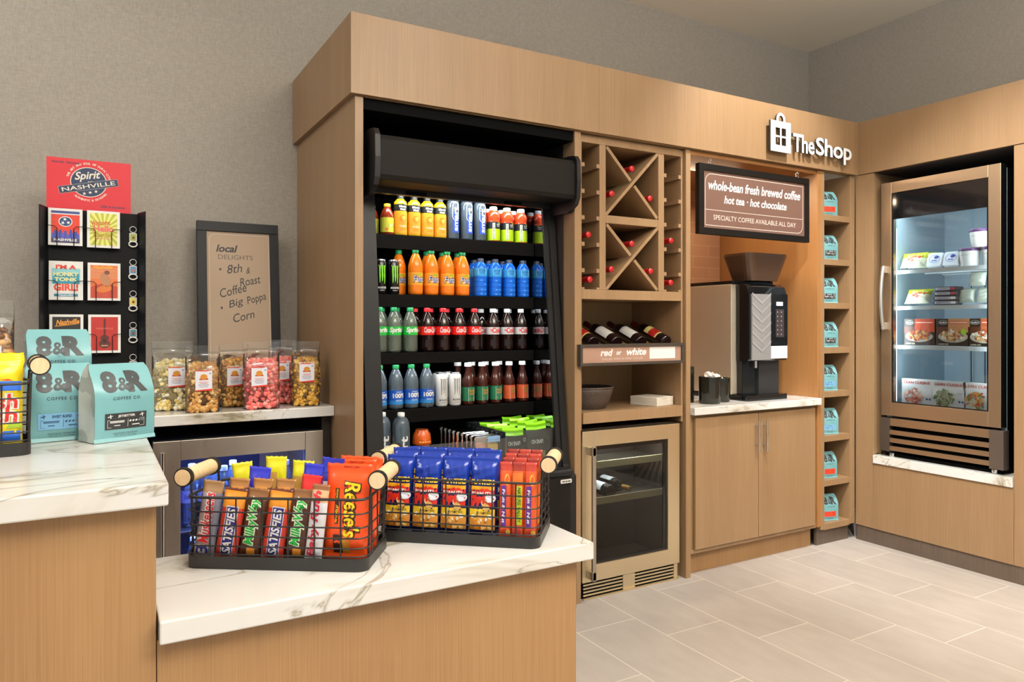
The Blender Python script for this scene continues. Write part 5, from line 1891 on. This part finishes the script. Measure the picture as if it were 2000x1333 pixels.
# ================================================================ wire baskets
WIRE = mat('1c1b1b', .4, name='black_wire')
def basket(label, loc, rz, Lx=.35, Wy=.205, side=None):
    """local origin at the front edge of one end: x along the length, y towards the back"""
    t = thing('wire_basket', label, 'basket', loc, rz, 'black wire baskets with wooden handles')
    r = .022
    def rim(z, inset=0):
        return [(x + Lx / 2, y + Wy / 2, z) for x, y in rr(Lx - 2 * inset, Wy - 2 * inset, r, 5)]
    q = MB()
    q.loft([rim(.0), rim(.024), rim(.024, .0025), rim(.004, .0025)], WIRE, True, True, smooth=False)
    q.build('tray', t)
    q = MB()
    for z, wr in ((.135, .0028), (.108, .0016), (.082, .0016), (.062, .0016), (.043, .0016), (.0275, .0016)):
        q.tube(rim(z, .002), wr, WIRE, 6, True)
    nx, ny = 7, 4
    for k in range(1, nx):
        for y in (.002, Wy - .002):
            q.cyl((Lx * k / nx, y, .02), (Lx * k / nx, y, .135), .0016, WIRE, 6)
    for k in range(1, ny):
        for x in (.002, Lx - .002):
            q.cyl((x, Wy * k / ny, .02), (x, Wy * k / ny, .135), .0016, WIRE, 6)
    q.build('wire_sides', t)
    for x, s in ((0, -1), (Lx, 1)):
        xh, zh = x + s * .014, .168
        yc = Wy / 2
        hl = .062
        for y in (yc - hl + .004, yc + hl - .008):
            q = MB()
            q.tube([(x - s * .004, y, .02), (x - s * .001, y, .135), (x + s * .0, y, .155)], .0024, WIRE, 8)
            M = Matrix.Translation((xh, y - .006, zh)) @ Matrix.Rotation(-pi / 2, 4, 'X')
            q.lathe([(.0185, 0), (.0185, .01)], WIRE, 20, M)
            q.build('handle_bracket', t)
        q = MB()
        q.cyl((xh, yc - hl - .004, zh), (xh, yc + hl, zh), .0155, DOWEL, 22)
        q.build('wooden_handle', t, bevel=.001)
    return t

def at(t, x, y, z):
    """room position of a point given in a basket's own measure"""
    return rot2(t.rotation_euler.z) @ Vector((x, y, 0)) + t.location + Vector((0, 0, z))

def put(o, t, x, y, z, rx=0, ry=0, rz=0):
    o.location = at(t, x, y, z)
    o.rotation_euler = (Matrix.Rotation(t.rotation_euler.z, 4, 'Z') @ Matrix.Rotation(rz, 4, 'Z') @ Matrix.Rotation(ry, 4, 'Y') @ Matrix.Rotation(rx, 4, 'X')).to_euler()

# ---- flow-wrapped bars and pouches
def wrapped(name, w_, h_, th, colf, draw, cat, seal=.012, zig=True, nx=8, nz=26, rough=.28, wrk=.0008, sq=.5):
    """a sealed wrapper standing on its short end, front face towards -y; returns its one mesh object"""
    def prof(z):
        k = min(z, h_ - z)
        if k < seal:
            return .0010 / th
        return min(1, .12 + ((k - seal) / (h_ * .13)) ** .6)
    def fy(x, z):
        u = min(1, abs(2 * x / w_))
        c = (1 - u ** (2 + 4 * sq)) ** .5
        return -max(.0005, th / 2 * prof(z) * c) - wrk * sin(z * 210 + x * 130) * sin(x * 260 - z * 90) * (1 - u ** 3) * min(1, prof(z) * 1.5)
    q = MB()
    vs = {}
    for sgn, nm in ((1, 'f'), (-1, 'b')):
        for j in range(nz + 1):
            z = h_ * j / nz
            for i in range(nx + 1):
                x = -w_ / 2 + w_ * i / nx
                xx = x * (1 - .03 * (1 if seal < z < h_ - seal else 0))
                zz = z + (.0016 if (zig and i % 2 and j in (0, nz)) else 0) * (1 if j == 0 else -1)
                vs[(nm, i, j)] = (xx, fy(x, z) * sgn, zz)
    keys = list(vs)
    ix = {k: n for n, k in enumerate(keys)}
    q.v = [vs[k] for k in keys]
    for nm in 'fb':
        for j in range(nz):
            for i in range(nx):
                f = (ix[(nm, i, j)], ix[(nm, i + 1, j)], ix[(nm, i + 1, j + 1)], ix[(nm, i, j + 1)])
                q.f.append(f if nm == 'f' else f[::-1])
                q.fm.append(q.mi(mat(colf((i + .5) / nx - .5, (j + .5) / nz), rough)))
                q.fs.append(True)
    for j in range(nz):
        for i in (0, nx):
            a = (ix[('f', i, j)], ix[('f', i, j + 1)], ix[('b', i, j + 1)], ix[('b', i, j)])
            q.f.append(a if i == 0 else a[::-1])
            q.fm.append(q.mi(mat(colf(-.49 if i == 0 else .49, (j + .5) / nz), rough)))
            q.fs.append(True)
    for j in (0, nz):
        for i in range(nx):
            a = (ix[('f', i, j)], ix[('b', i, j)], ix[('b', i + 1, j)], ix[('f', i + 1, j)])
            q.f.append(a if j == 0 else a[::-1])
            q.fm.append(q.mi(mat(colf((i + .5) / nx - .5, (j + .5) / nz), rough)))
            q.fs.append(False)
    if draw:
        lay = lambda k: (lambda x, z: (x, fy(x, z) - .0006 - .0005 * k, z))
        draw(q, lay, w_, h_)
    return q.build(name, cat=cat)

def proto(o, group):
    o['group'] = group
    return o
used = set()
def place(o, t, pos, label):
    if o.name in used:
        c = o.copy()
        COL.objects.link(c)
        o = c
    else:
        used.add(o.name)
    put(o, t, *pos)
    o['label'] = label
    return o

BW, BH, BT = .041, .140, .016
vert = pi / 2
def dM(q, L, w_, h_):
    q.text('Musketeers', L(1), -.001, .083, .098, .024, mat('e8e4e8', .4), .10, .2, vert)
    q.text('Musketeers', L(2), -.001, .083, .096, .022, mat('c81e2c', .4), .01, .2, vert)
    q.text('3', L(1), -.002, .022, .02, .026, mat('e8e4e8', .4), .1, 0, vert)
    q.text('3', L(2), -.002, .022, .018, .024, mat('27307e', .4), .02, 0, vert)
b_mus = wrapped('candy_bar', BW, BH + .014, BT, lambda x, z: '8a6a48' if z > .86 else ('b9b4bd' if z < .07 else ('6a6a78' if x > .28 else ('cfcad0' if z < .2 else '9a8f94'))), dM, 'candy bar')
def dS(q, L, w_, h_):
    q.patch(L(0), -.010, .014, .012, .106, mat('e9e6ee', .4), 4, 14)
    q.patch(L(1), -.0085, .0125, .014, .104, mat('23267a', .4), 4, 14)
    q.text('SATISFIES', L(2), .002, .059, .086, .017, WHITE, .03, .2, vert)
b_sat = wrapped('candy_bar', .045, BH, BT, lambda x, z: 'c0392b' if (z < .74 and abs(x) > .22) else ('d98a2e' if .74 <= z < .95 else ('5a2a1c' if z >= .95 else '8f2420')), dS, 'candy bar')
def dMW(q, L, w_, h_):
    q.text('MilkyWay', L(0), 0, .078, .094, .026, mat('e8f0d8', .4), .12, .2, vert)
    q.text('MilkyWay', L(1), 0, .078, .09, .023, mat('1fa33a', .4), .02, .2, vert)
    q.patch(L(0), -.004, .012, .014, .028, mat('d98a2e', .4), 3, 3)
b_mw = wrapped('candy_bar', BW, BH, BT, lambda x, z: '4a2a1c' if z < .86 else '7a5230', dMW, 'candy bar')
def dBR(q, L, w_, h_):
    q.text('Baby Ruth', L(1), -.002, .075, .125, .02, mat('c42034', .4), .03, .25, vert)
b_br = wrapped('candy_bar', .034, BH + .010, .0135, lambda x, z: 'e6e2e6' if z < .78 else ('c9a27a' if z < .92 else '8a5a3a'), dBR, 'candy bar')
def dAJ(q, L, w_, h_):
    for x, z in ((.004, .115), (-.006, .08), (.006, .05)):
        q.disc(L(1), x, z, .007, .013, mat('5a2c1c', .4), 14, .3)
        q.disc(L(1), -x * .8, z - .02, .004, .007, mat('b98a3a', .4), 12, .6)
    q.patch(L(0), -.02, .02, .15, .178, mat('2a34a8', .35), 4, 3)
b_aj = wrapped('candy_bar', .046, .165, .015, lambda x, z: 'e4dcd8' if z < .8 else '2a34a8', dAJ, 'candy bar')
b_ye = wrapped('candy_bar', .045, .168, .018, lambda x, z: 'd8cf1e' if z > .8 or x > .1 else ('c89a4a' if z > .6 else 'd8cf1e'), None, 'candy bar')
b_br2 = wrapped('candy_bar', .040, .152, .016, lambda x, z: '5a3422' if z < .88 else '9a6a3a', lambda q, L, w_, h_: q.patch(L(0), -.014, .012, h_ - .03, h_ - .016, mat('b87a34', .3), 4, 2), 'candy bar')
b_bl = wrapped('candy_bar', .045, .165, .018, lambda x, z: '2b2fae' if z > .6 else 'd8d4d8', None, 'candy bar')
b_red = wrapped('candy_bar', .042, .158, .016, lambda x, z: 'd42a2a' if z > .7 else 'c9b9a9', None, 'candy bar')
def dRe(q, L, w_, h_):
    YW = mat('f2d51e', .4)
    q.text("Reese's", L(0), .012, .098, .11, .036, mat('3a1a10', .4), .12, .15, -vert)
    q.text("Reese's", L(1), .012, .098, .105, .032, YW, .02, .15, -vert)
    q.patch(L(0), -.022, -.014, .070, .138, mat('3a1a10', .4), 2, 6)
    q.text('PEANUT BUTTER CUPS', L(1), -.018, .104, .064, .004, YW, .02, 0, -vert)
    q.patch(L(0), -.022, -.004, .014, .05, mat('3a1c12', .4), 3, 4)
    q.patch(L(0), -.004, .01, .014, .046, mat('c98a2a', .4), 3, 4)
    q.text('SNACK CUPS', L(0), .004, .178, .03, .004, mat('7a2a12', .4), .02)
b_re = wrapped('orange_pouch', .088, .185, .024, lambda x, z: 'f2541c' if z < .72 else 'f04a12', dRe, 'snack pouch', .018, True, 10, 26, .3, .0016)
for o, g in ((b_mus, 'candy bars in the front basket'), (b_sat, 'candy bars in the front basket'), (b_mw, 'candy bars in the front basket'), (b_br, 'candy bars in the front basket'), (b_aj, 'candy bars in the front basket'), (b_ye, 'candy bars in the front basket'), (b_br2, 'candy bars in the front basket'), (b_bl, 'candy bars in the front basket'), (b_red, 'candy bars in the front basket'), (b_re, 'orange snack pouches in the front basket')):
    o['group'] = g

B1 = basket('black wire basket of candy bars at the front of the low counter', (.150, 1.512, ZL + .0005), radians(-34), .355, .172)
zf = .0095
def T1(o, x, y, lab, lean=-8, roll=0, dz=0, yaw=0):
    place(o, B1, (x, y, zf + dz, radians(lean), radians(roll), radians(yaw)), lab)
T1(b_mus, .028, .018, 'silver bar with red and blue lettering at the front of the candy basket', -6, 6)
T1(b_sat, .072, .018, 'red and blue bar in the candy basket, next to the silver bar', -6, 7)
T1(b_mw, .1175, .018, 'brown bar with green lettering between two red and blue bars', -6, 7)
T1(b_sat, .163, .018, 'red and blue bar in the candy basket, between two green-lettered bars', -6, 7)
T1(b_mw, .2085, .018, 'brown bar with green lettering beside the white bar with red lettering', -6, 6)
T1(b_br, .2455, .0145, 'white bar with red lettering in the candy basket', -6, 5)
T1(b_aj, .266, .061, 'white bar with dark ovals and blue top, beside the orange pouch', -6, 1, .012)
T1(b_re, .301, .039, 'front orange snack pouch with yellow lettering in the candy basket', -6, 1.5)
T1(b_re, .299, .087, 'second orange snack pouch, behind the front one', -6, 1)
T1(b_re, .301, .119, 'third orange snack pouch at the back of the candy basket', -6, 2)
for k, (x, y, r_) in enumerate(((.07, .136, -8), (.122, .136, 0), (.172, .136, 3))):
    T1(b_ye, x, y, ['yellow wrapper leaning at the handle end of the candy basket', 'tallest yellow wrapper at the back of the candy basket', 'yellow wrapper at the back, beside the tallest one'][k], -4, r_, (.0, .012, .004)[k])
for k, (x, y) in enumerate(((.068, .05), (.116, .05), (.162, .05))):
    T1(b_br2, x, y, 'brown bar in the second row of the candy basket, %s from the silver bar' % ORD[k], -6, 5)
for k, (x, y, r_) in enumerate(((.095, .09, 4), (.200, .100, 6), (.217, .138, 9))):
    T1(b_bl, x, y, ['blue-topped bar behind the brown ones at the middle of the candy basket', 'blue-topped bar leaning in front of the orange pouches', 'tallest blue-topped bar leaning at the back near the orange pouches'][k], -5, r_, .002 + .006 * k)
T1(b_red, .208, .062, 'red-topped bar between the brown and blue bars of the candy basket', -6, 6)

# ---- peanuts and fruit-nut bars
def dPn(q, L, w_, h_):
    NV, RD, YW = mat('1c2f8c', .35), mat('d8301c', .35), mat('f0c92a', .4)
    q.text('PLANTERS', L(1), 0, .136, .05, .012, YW, .05)
    q.patch(L(0), -.025, .025, .075, .122, RD, 8, 4)
    q.patch(L(1), -.025, .025, .117, .126, mat('f0a41e', .4), 8, 2)
    q.text('PEANUTS', L(2), -.002, .109, .042, .008, WHITE, .03)
    q.disc(L(2), .017, .098, .0115, .010, mat('e8ecf4', .4), 16)
    q.disc(L(2), .006, .085, .007, .010, mat('e8c487', .4), 12, .4)
    q.disc(L(2), .009, .076, .008, .009, mat('dcae62', .4), 12, .2)
    q.patch(L(0), -.027, .027, .052, .072, YW, 8, 3)
    q.patch(L(1), -.028, .028, .022, .056, mat('d98f2a', .4), 8, 3)
    rnd = random.Random(5)
    for k in range(16):
        q.disc(L(2), rnd.uniform(-.02, .02), rnd.uniform(.024, .056), rnd.uniform(.005, .009), rnd.uniform(.004, .006), mat(rnd.choice(('e8b45a', 'f0c878', 'c97a1e', 'e0a040', 'f3ead0')), .4), 10, rnd.uniform(0, 3))
    q.text('SALTED', L(2), .006, .063, .03, .005, mat('7a5a12', .4), .02)
    q.patch(L(0), .0, .03, .005, .014, mat('8fa3d0', .4), 4, 2)
b_pn = wrapped('peanut_bag', .062, .195, .028, lambda x, z: '14308c' if z > .68 else '13205a', dPn, 'peanut bag', .012, True, 12, 34, .16, .0026)
b_pn.scale = (1, 1, .88)
b_pn['group'] = 'blue peanut bags in the rear basket'
def dFn(q, L, w_, h_):
    q.patch(L(0), -.010, .004, .03, .115, mat('5b2a8a', .4), 3, 10)
    q.text('Fruit & Nut', L(1), -.003, .073, .07, .008, WHITE, .03, .1, -vert)
    q.disc(L(0), .006, .128, .007, .012, mat('e8a83a', .4), 12)
    q.disc(L(0), .002, .018, .010, .009, mat('e0453a', .4), 12)
    q.disc(L(1), .010, .02, .006, .005, mat('f0c04a', .4), 12)
b_fn = wrapped('fruit_nut_bar', .034, .165, .013, lambda x, z: 'a8382a' if z > .9 else 'd8552a', dFn, 'snack bar')
def dNv(q, L, w_, h_):
    q.patch(L(0), -.002, .013, .035, .115, mat('c6cf1e', .4), 3, 10)
    q.text('NATURE VALLEY', L(1), .0055, .076, .072, .010, mat('4a6a1a', .4), .03, 0, -vert)
    q.disc(L(0), .0, .02, .011, .009, mat('d8404a', .4), 12)
    q.patch(L(0), -.014, .014, .118, .142, mat('f0702a', .4), 3, 3)
b_nv = wrapped('fruit_nut_bar', .034, .165, .013, lambda x, z: '8a2a22' if z > .9 else 'c9552a', dNv, 'snack bar')
for o in (b_fn, b_nv):
    o.scale = (.76, 1, 1)
    o['group'] = 'snack bars in the rear basket'
B2 = basket('black wire basket of peanut bags beside the candy basket', (.530, 1.494, ZL + .0005), radians(-40), .35, .20)
def T2(o, x, y, lab, lean=-6, roll=0, dz=0, yaw=0):
    place(o, B2, (x, y, zf + dz, radians(lean), radians(roll), radians(yaw)), lab)
for k, x in enumerate((.036, .0985, .161, .2235)):
    T2(b_pn, x, .025, ORD[k] + ' blue peanut bag in the basket\'s front row, counted from the candy', -6, 1)
for k, x in enumerate((.038, .1005, .163, .2255)):
    T2(b_pn, x, .072, ORD[k] + ' blue peanut bag in the basket\'s middle row, counted from the candy', -6, -1, .008)
for k, x in enumerate((.055, .125, .195)):
    T2(b_pn, x, .122, ORD[k] + ' blue peanut bag in the basket\'s back row, counted from the candy', -6, 1 - k, .002)
fl = ['front', 'second', 'third', 'fourth', 'fifth']
for k in range(4):
    for j, (o, x) in enumerate(((b_fn, .2735), (b_nv, .3003), (b_fn, .327))):
        if k == 0 or j != 2 or True:
            T2(o if k % 2 == 0 else (b_nv if o is b_fn else b_fn), x, .016 + .03 * k, '%s snack bar in the %s row of bars, %s from the peanut bags' % ('purple' if (o is b_fn) == (k % 2 == 0) else 'lime', fl[k], ORD[j]), -6, 0, .004 * k)

# ---- gummy sweets basket on the service counter
def dSw(q, L, w_, h_):
    RD, WH = mat('d8281e', .4), mat('f2efe6', .4)
    for s, x, z, w2 in (('Swedish', 0, .092, .135), ('Fish', .03, .066, .075)):
        q.text(s, L(1), x, z, w2, .032, WH, .12, .05)
        q.text(s, L(2), x, z, w2 - .006, .028, RD, .02, .05)
    q.patch(L(0), -.07, .07, .112, .13, mat('2a64c8', .4), 8, 2)
    q.poly([(-.02, .128), (.05, .134), (.07, .124), (.03, .118)], L(1), mat('e0452a', .4))
    q.patch(L(0), -.07, .07, .018, .036, mat('2a64c8', .4), 8, 3)
    q.patch(L(0), -.07, .07, .040, .05, mat('9ab82a', .4), 8, 2)
b_sw = wrapped('gummy_bag', .15, .175, .03, lambda x, z: 'e8cf1e', dSw, 'sweets bag', .012, True, 14, 22, .25, .002)
b_sw['group'] = 'yellow gummy bags in the basket'
B0 = basket('black wire basket of yellow gummy bags at the edge of the service counter', (-.425, 1.62, ZH + .0005), radians(5), .325, .145)
for k, (x, y) in enumerate(((.238, .026), (.082, .026), (.238, .066), (.082, .066), (.238, .106))):
    place(b_sw, B0, (x, y, zf + .004 * (k // 2), radians(-6), radians(.8), 0), ['yellow gummy bag at the front of the sweets basket, towards the coffee bags', 'yellow gummy bag at the front of the sweets basket, at the far end', 'yellow gummy bag in the middle row, towards the coffee bags', 'yellow gummy bag in the middle row, at the far end', 'yellow gummy bag in the back row, towards the coffee bags'][k])

# ================================================================ food in the freezer (faces -x)
def Yf(u, x):
    a = (u - 1000) / 1417.5
    return x * (.5 * -a + cos(pi / 6)) / (cos(pi / 6) * a + .5)
def facing(o, x, u, z, rx=0, ry=0, rz=0):
    o.location = (x, Yf(u, x), z)
    o.rotation_euler = (Matrix.Rotation(radians(-90 + rz), 4, 'Z') @ Matrix.Rotation(ry, 4, 'Y') @ Matrix.Rotation(rx, 4, 'X')).to_euler()
XF = 4.255
def meal_box(w_, h_, d_, label, bg, draw, u, z, group):
    t = thing('frozen_meal_box', label, 'frozen meal', group=group)
    facing(t, 4.22, u, z)
    q = MB()
    q.box(-w_ / 2, w_ / 2, 0, d_, 0, h_, mat(bg, .35))
    q.build('carton', t, bevel=.001)
    q = MB()
    draw(q, [flat(-.0005 - .0004 * k) for k in range(5)], w_, h_)
    q.build('front_print', t)
    return t
def food(q, L, cx, cz, rx, rz_, cols, n=22, seed=1, r0=.006, r1=.014):
    rnd = random.Random(seed)
    for k in range(n):
        a, rr_ = rnd.uniform(0, 6.28), sqrt(rnd.random()) * .85
        q.disc(flat(-.0021 - .00004 * k), cx + rx * rr_ * cos(a), cz + rz_ * rr_ * sin(a), rnd.uniform(r0, r1), rnd.uniform(r0, r1) * .6, mat(rnd.choice(cols), .4), 9, rnd.uniform(0, 3))
def st(cols, bgt, seed, green=False):
    def d(q, L, w_, h_):
        q.rect(L[0], -w_ * .14, w_ / 2, h_ * .5, h_, mat(bgt, .4))
        q.rect(L[0], -w_ / 2, -w_ * .14, h_ * .45, h_ * .7, mat('5a2c18', .4))
        q.disc(L[1], -w_ * .3, h_ * .86, w_ * .14, h_ * .075, mat('e9e4da', .4), 20)
        q.disc(L[2], -w_ * .3, h_ * .86, w_ * .13, h_ * .065, mat('1a1715', .4), 20)
        q.text("Stouffer's", L[3], -w_ * .3, h_ * .86, w_ * .2, h_ * .06, WHITE, .03, .2)
        q.rect(L[1], -w_ * .12, w_ * .46, h_ * .82, h_ * .9, mat('e0402a', .4))
        q.rect(L[2], -w_ * .1, w_ * .44, h_ * .845, h_ * .875, mat('f2d8c8', .4))
        q.disc(L[1], 0, h_ * .34, w_ * .45, h_ * .22, mat('b9ad9c', .4), 26)
        food(q, L, 0, h_ * .38, w_ * .41, h_ * .22, cols, 60, seed, .006, .013)
        if green:
            q.disc(flat(-.004), w_ * .33, h_ * .52, w_ * .085, h_ * .11, mat('a5c62a', .4), 16)
        q.text('LARGE SIZE', L[3], -w_ * .28, h_ * .06, w_ * .3, h_ * .05, mat('d9d2b8', .4), .02)
    return d
g3 = 'dark frozen meal boxes'
meal_box(.182, .155, .04, 'dark frozen meal box with spaghetti on the third freezer shelf', '2c1a12', st(('e0862a', 'b8481c', 'e8a84a', '9a3a18'), 'c8481c', 3), 1795, FSZ[2], g3)
meal_box(.182, .155, .04, 'dark frozen meal box with green badge on the third freezer shelf', '1f1c1a', st(('e8c98a', 'c9a05a', 'b8502a', 'e8e0d0'), 'c98a5a', 4, True), 1861, FSZ[2], g3)
meal_box(.182, .155, .04, 'dark frozen meal box half hidden by the freezer door frame', '241b16', st(('e8c98a', 'd0a468', 'b8502a', 'e8e0d0'), 'b8603a', 5), 1925, FSZ[2], g3)
def lc(cols, seed, title, rt):
    def d(q, L, w_, h_):
        q.disc(L[0], -w_ * .12, h_ * .36, w_ * .34, h_ * .36, mat('dfe6e4', .4), 26)
        food(q, L, -w_ * .12, h_ * .36, w_ * .33, h_ * .34, cols, 60, seed, .007, .016)
        q.rect(L[1], w_ * .26, w_ * .46, .0, h_ * .72, mat('e9e6ea', .4))
        for s in (0, 1):
            q.disc(L[2], w_ * .32 + s * w_ * .09, h_ * .27, w_ * .035, w_ * .035, mat('2f5d9c', .4), 12)
        if title:
            q.text('LEAN CUISINE', L[1], w_ * .0, h_ * .87, w_ * .84, h_ * .1, mat('d0402e', .4), .02)
    return d
g4 = 'white frozen meal boxes'
meal_box(.186, .155, .035, 'white frozen meal box with pasta and red sauce on the bottom freezer shelf', 'efeceb', lc(('e0705a', 'f0a48a', 'f5d5c5', 'd84a3a', 'f2ebe0'), 7, True, 0), 1791, FSZ[3], g4)
meal_box(.186, .155, .035, 'white frozen meal box with green wraps on the bottom freezer shelf', 'efeceb', lc(('8a9a6a', 'a8b48a', '6a7a4a', 'c9c8a0', '7a5a3a'), 8, True, 0), 1853, FSZ[3], g4)
meal_box(.186, .155, .035, 'white frozen meal box with orange vegetables, half hidden by the door frame', 'efeceb', lc(('e8a04a', 'd8603a', '6a8a4a', 'f0d8b0'), 9, True, 0), 1915, FSZ[3], g4)
def dFz(seed):
    def d(q, L, w_, h_):
        rnd = random.Random(seed)
        q.patch(L(0), -w_ * .36, w_ * .36, h_ * .12, h_ * .5, mat('e8ecd8', .4), 6, 4)
        for k in range(14):
            q.disc(L(1), rnd.uniform(-.3, .35) * w_, rnd.uniform(.15, .75) * h_, .012, .009, mat(rnd.choice(('8fae3a', 'd8d04a', 'c9b98a', 'e0e6d8', 'c8502a')), .4), 10, rnd.random() * 3)
    return d
b_fz = wrapped('frozen_veg_bag', .15, .10, .045, lambda x, z: 'c9cf2a' if z > .6 else 'e3e6c8', dFz(2), 'frozen bag', .010, True, 10, 14, .3, .002)
b_fz['group'] = 'yellow-green frozen bags'
def fz(u, x, z, lab, rx=-.5, rz=0, first=False):
    o = b_fz
    if b_fz.name in used:
        o = b_fz.copy()
        COL.objects.link(o)
    used.add(b_fz.name)
    facing(o, x, u, z, rx, 0, rz)
    o['label'] = lab
fz(1781, 4.23, FSZ[0] + .012, 'yellow-green frozen bag leaning at the hinge side of the top freezer shelf', -.45)
fz(1799, 4.30, FSZ[0] + .012, 'yellow-green frozen bag behind the front one on the top freezer shelf', -.4, 10)
fz(1790, 4.24, FSZ[1] + .012, 'yellow-green frozen bag on the second freezer shelf beside the ice cream sandwiches', -.5)
for k, (u, lb) in enumerate(((1822, 'square white cheese pack leaning next to the yellow bag in the freezer'), (1854, 'square white cheese pack leaning next to the ice cream tubs'))):
    t = thing('square_pack', lb, 'frozen pack', group='square white packs in the freezer')
    facing(t, 4.225, u, FSZ[0] + .010, -.35)
    q = MB()
    q.loft([[(x, y, z) for x, z in rr(.088 * s, .088 * s, .012, 3, 0, .045)] for y, s in ((0, .94), (.006, 1), (.022, 1), (.026, .95))], mat('dfe4ea', .35), smooth=False)
    q.disc(flat(-.0004), 0, .048, .032, .026, mat('9fb0d6', .4), 22)
    q.disc(flat(-.0008), 0, .048, .027, .021, mat('e2e7f0', .4), 22)
    q.disc(flat(-.0012), .01, .058, .014, .010, mat('3a4a9a', .4), 16)
    q.rect(flat(-.0012), -.015, .015, .034, .042, mat('6a7fc0', .4))
    q.build('carton', t)
def tub(lab, u, x, z):
    t = thing('ice_cream_tub', lab, 'ice cream tub', group='white ice cream tubs with purple lids')
    facing(t, x, u, z)
    q = MB()
    q.lathe([(.042, 0), (.044, .004), (.052, .085)], mat('e9e6e2', .4), 26)
    f = lambda a, b_: ((.0424 + b_ * .115) * sin(a / .046), -(.0424 + b_ * .115) * cos(a / .046), b_)
    q.text('Häagen-Dazs', f, -.004, .062, .05, .008, mat('8a7a6a', .4), .01)
    for k in range(6):
        q.disc(f, -.018 + .007 * k, .03 + .005 * (k % 2), .006, .007, mat(('9a5a3a', 'c98a6a', '7a3a2a')[k % 3], .4), 10)
    q.disc(f, .024, .062, .01, .013, mat('d8cf8a', .4), 12)
    q.build('tub', t)
    q = MB()
    q.lathe([(.0535, .0855), (.055, .087), (.055, .100), (.05, .102)], mat('5a3468', .4), 26)
    q.build('lid', t)
    return t
tub('white ice cream tub with purple lid standing next to the square white packs', 1894, 4.27, FSZ[0])
tub('white ice cream tub with purple lid, half hidden by the freezer door frame', 1940, 4.27, FSZ[0])
tub('white ice cream tub with purple lid stacked on top of the others', 1915, 4.272, FSZ[0] + .1025)
for k in range(4):
    t = thing('ice_cream_sandwich', 'dark ice cream sandwich on the second freezer shelf, %s from the bottom' % ORD[k], 'ice cream', group='stacked ice cream sandwiches')
    facing(t, 4.22, 1845, FSZ[1] + .001 + .0265 * k, 0, 0, 4 - 3 * k)
    q = MB()
    q.loft([[(x, y + .035, z) for x, y in rr(.135 * s, .07 * s, .008, 3)] for z, s in ((0, .94), (.006, 1), (.02, 1), (.025, .94))], mat('2f3036', .3), smooth=False)
    q.rect(flat(-.0005), -.055, .03, .006, .02, mat('c9cdd8', .4))
    q.text('SANDWICH', flat(-.001), -.012, .013, .07, .008, mat('5a3a4a', .4), .03)
    q.rect(flat(-.0005), .032, .06, .006, .02, mat('b84a5a' if k > 1 else 'e6e2e0', .4))
    q.build('wrapper', t)
PALE = film('pale_frosted_film', 'dfe9e0', .75, 1.45, .15, 'd3dccb')
for k, (u, x, z, rx) in enumerate(((1887, 4.25, 0, -.3), (1922, 4.25, .0, -.3), (1908, 4.25, .092, -.3))):
    o = wrapped('frozen_bag', .085, .085, .045, lambda x, z: 'cfd8c0', None, 'frozen bag', .008, False, 12, 14, .3, .004)
    o.data.materials.clear()
    o.data.materials.append(PALE)
    o['group'] = 'pale frozen bags'
    o['label'] = ['pale clear frozen bag lying next to the ice cream sandwiches', 'pale clear frozen bag beside the door frame on the second freezer shelf', 'pale clear frozen bag heaped on top at the second freezer shelf'][k]
    facing(o, x, u, FSZ[1] + .012 + z, rx, 0, 0)
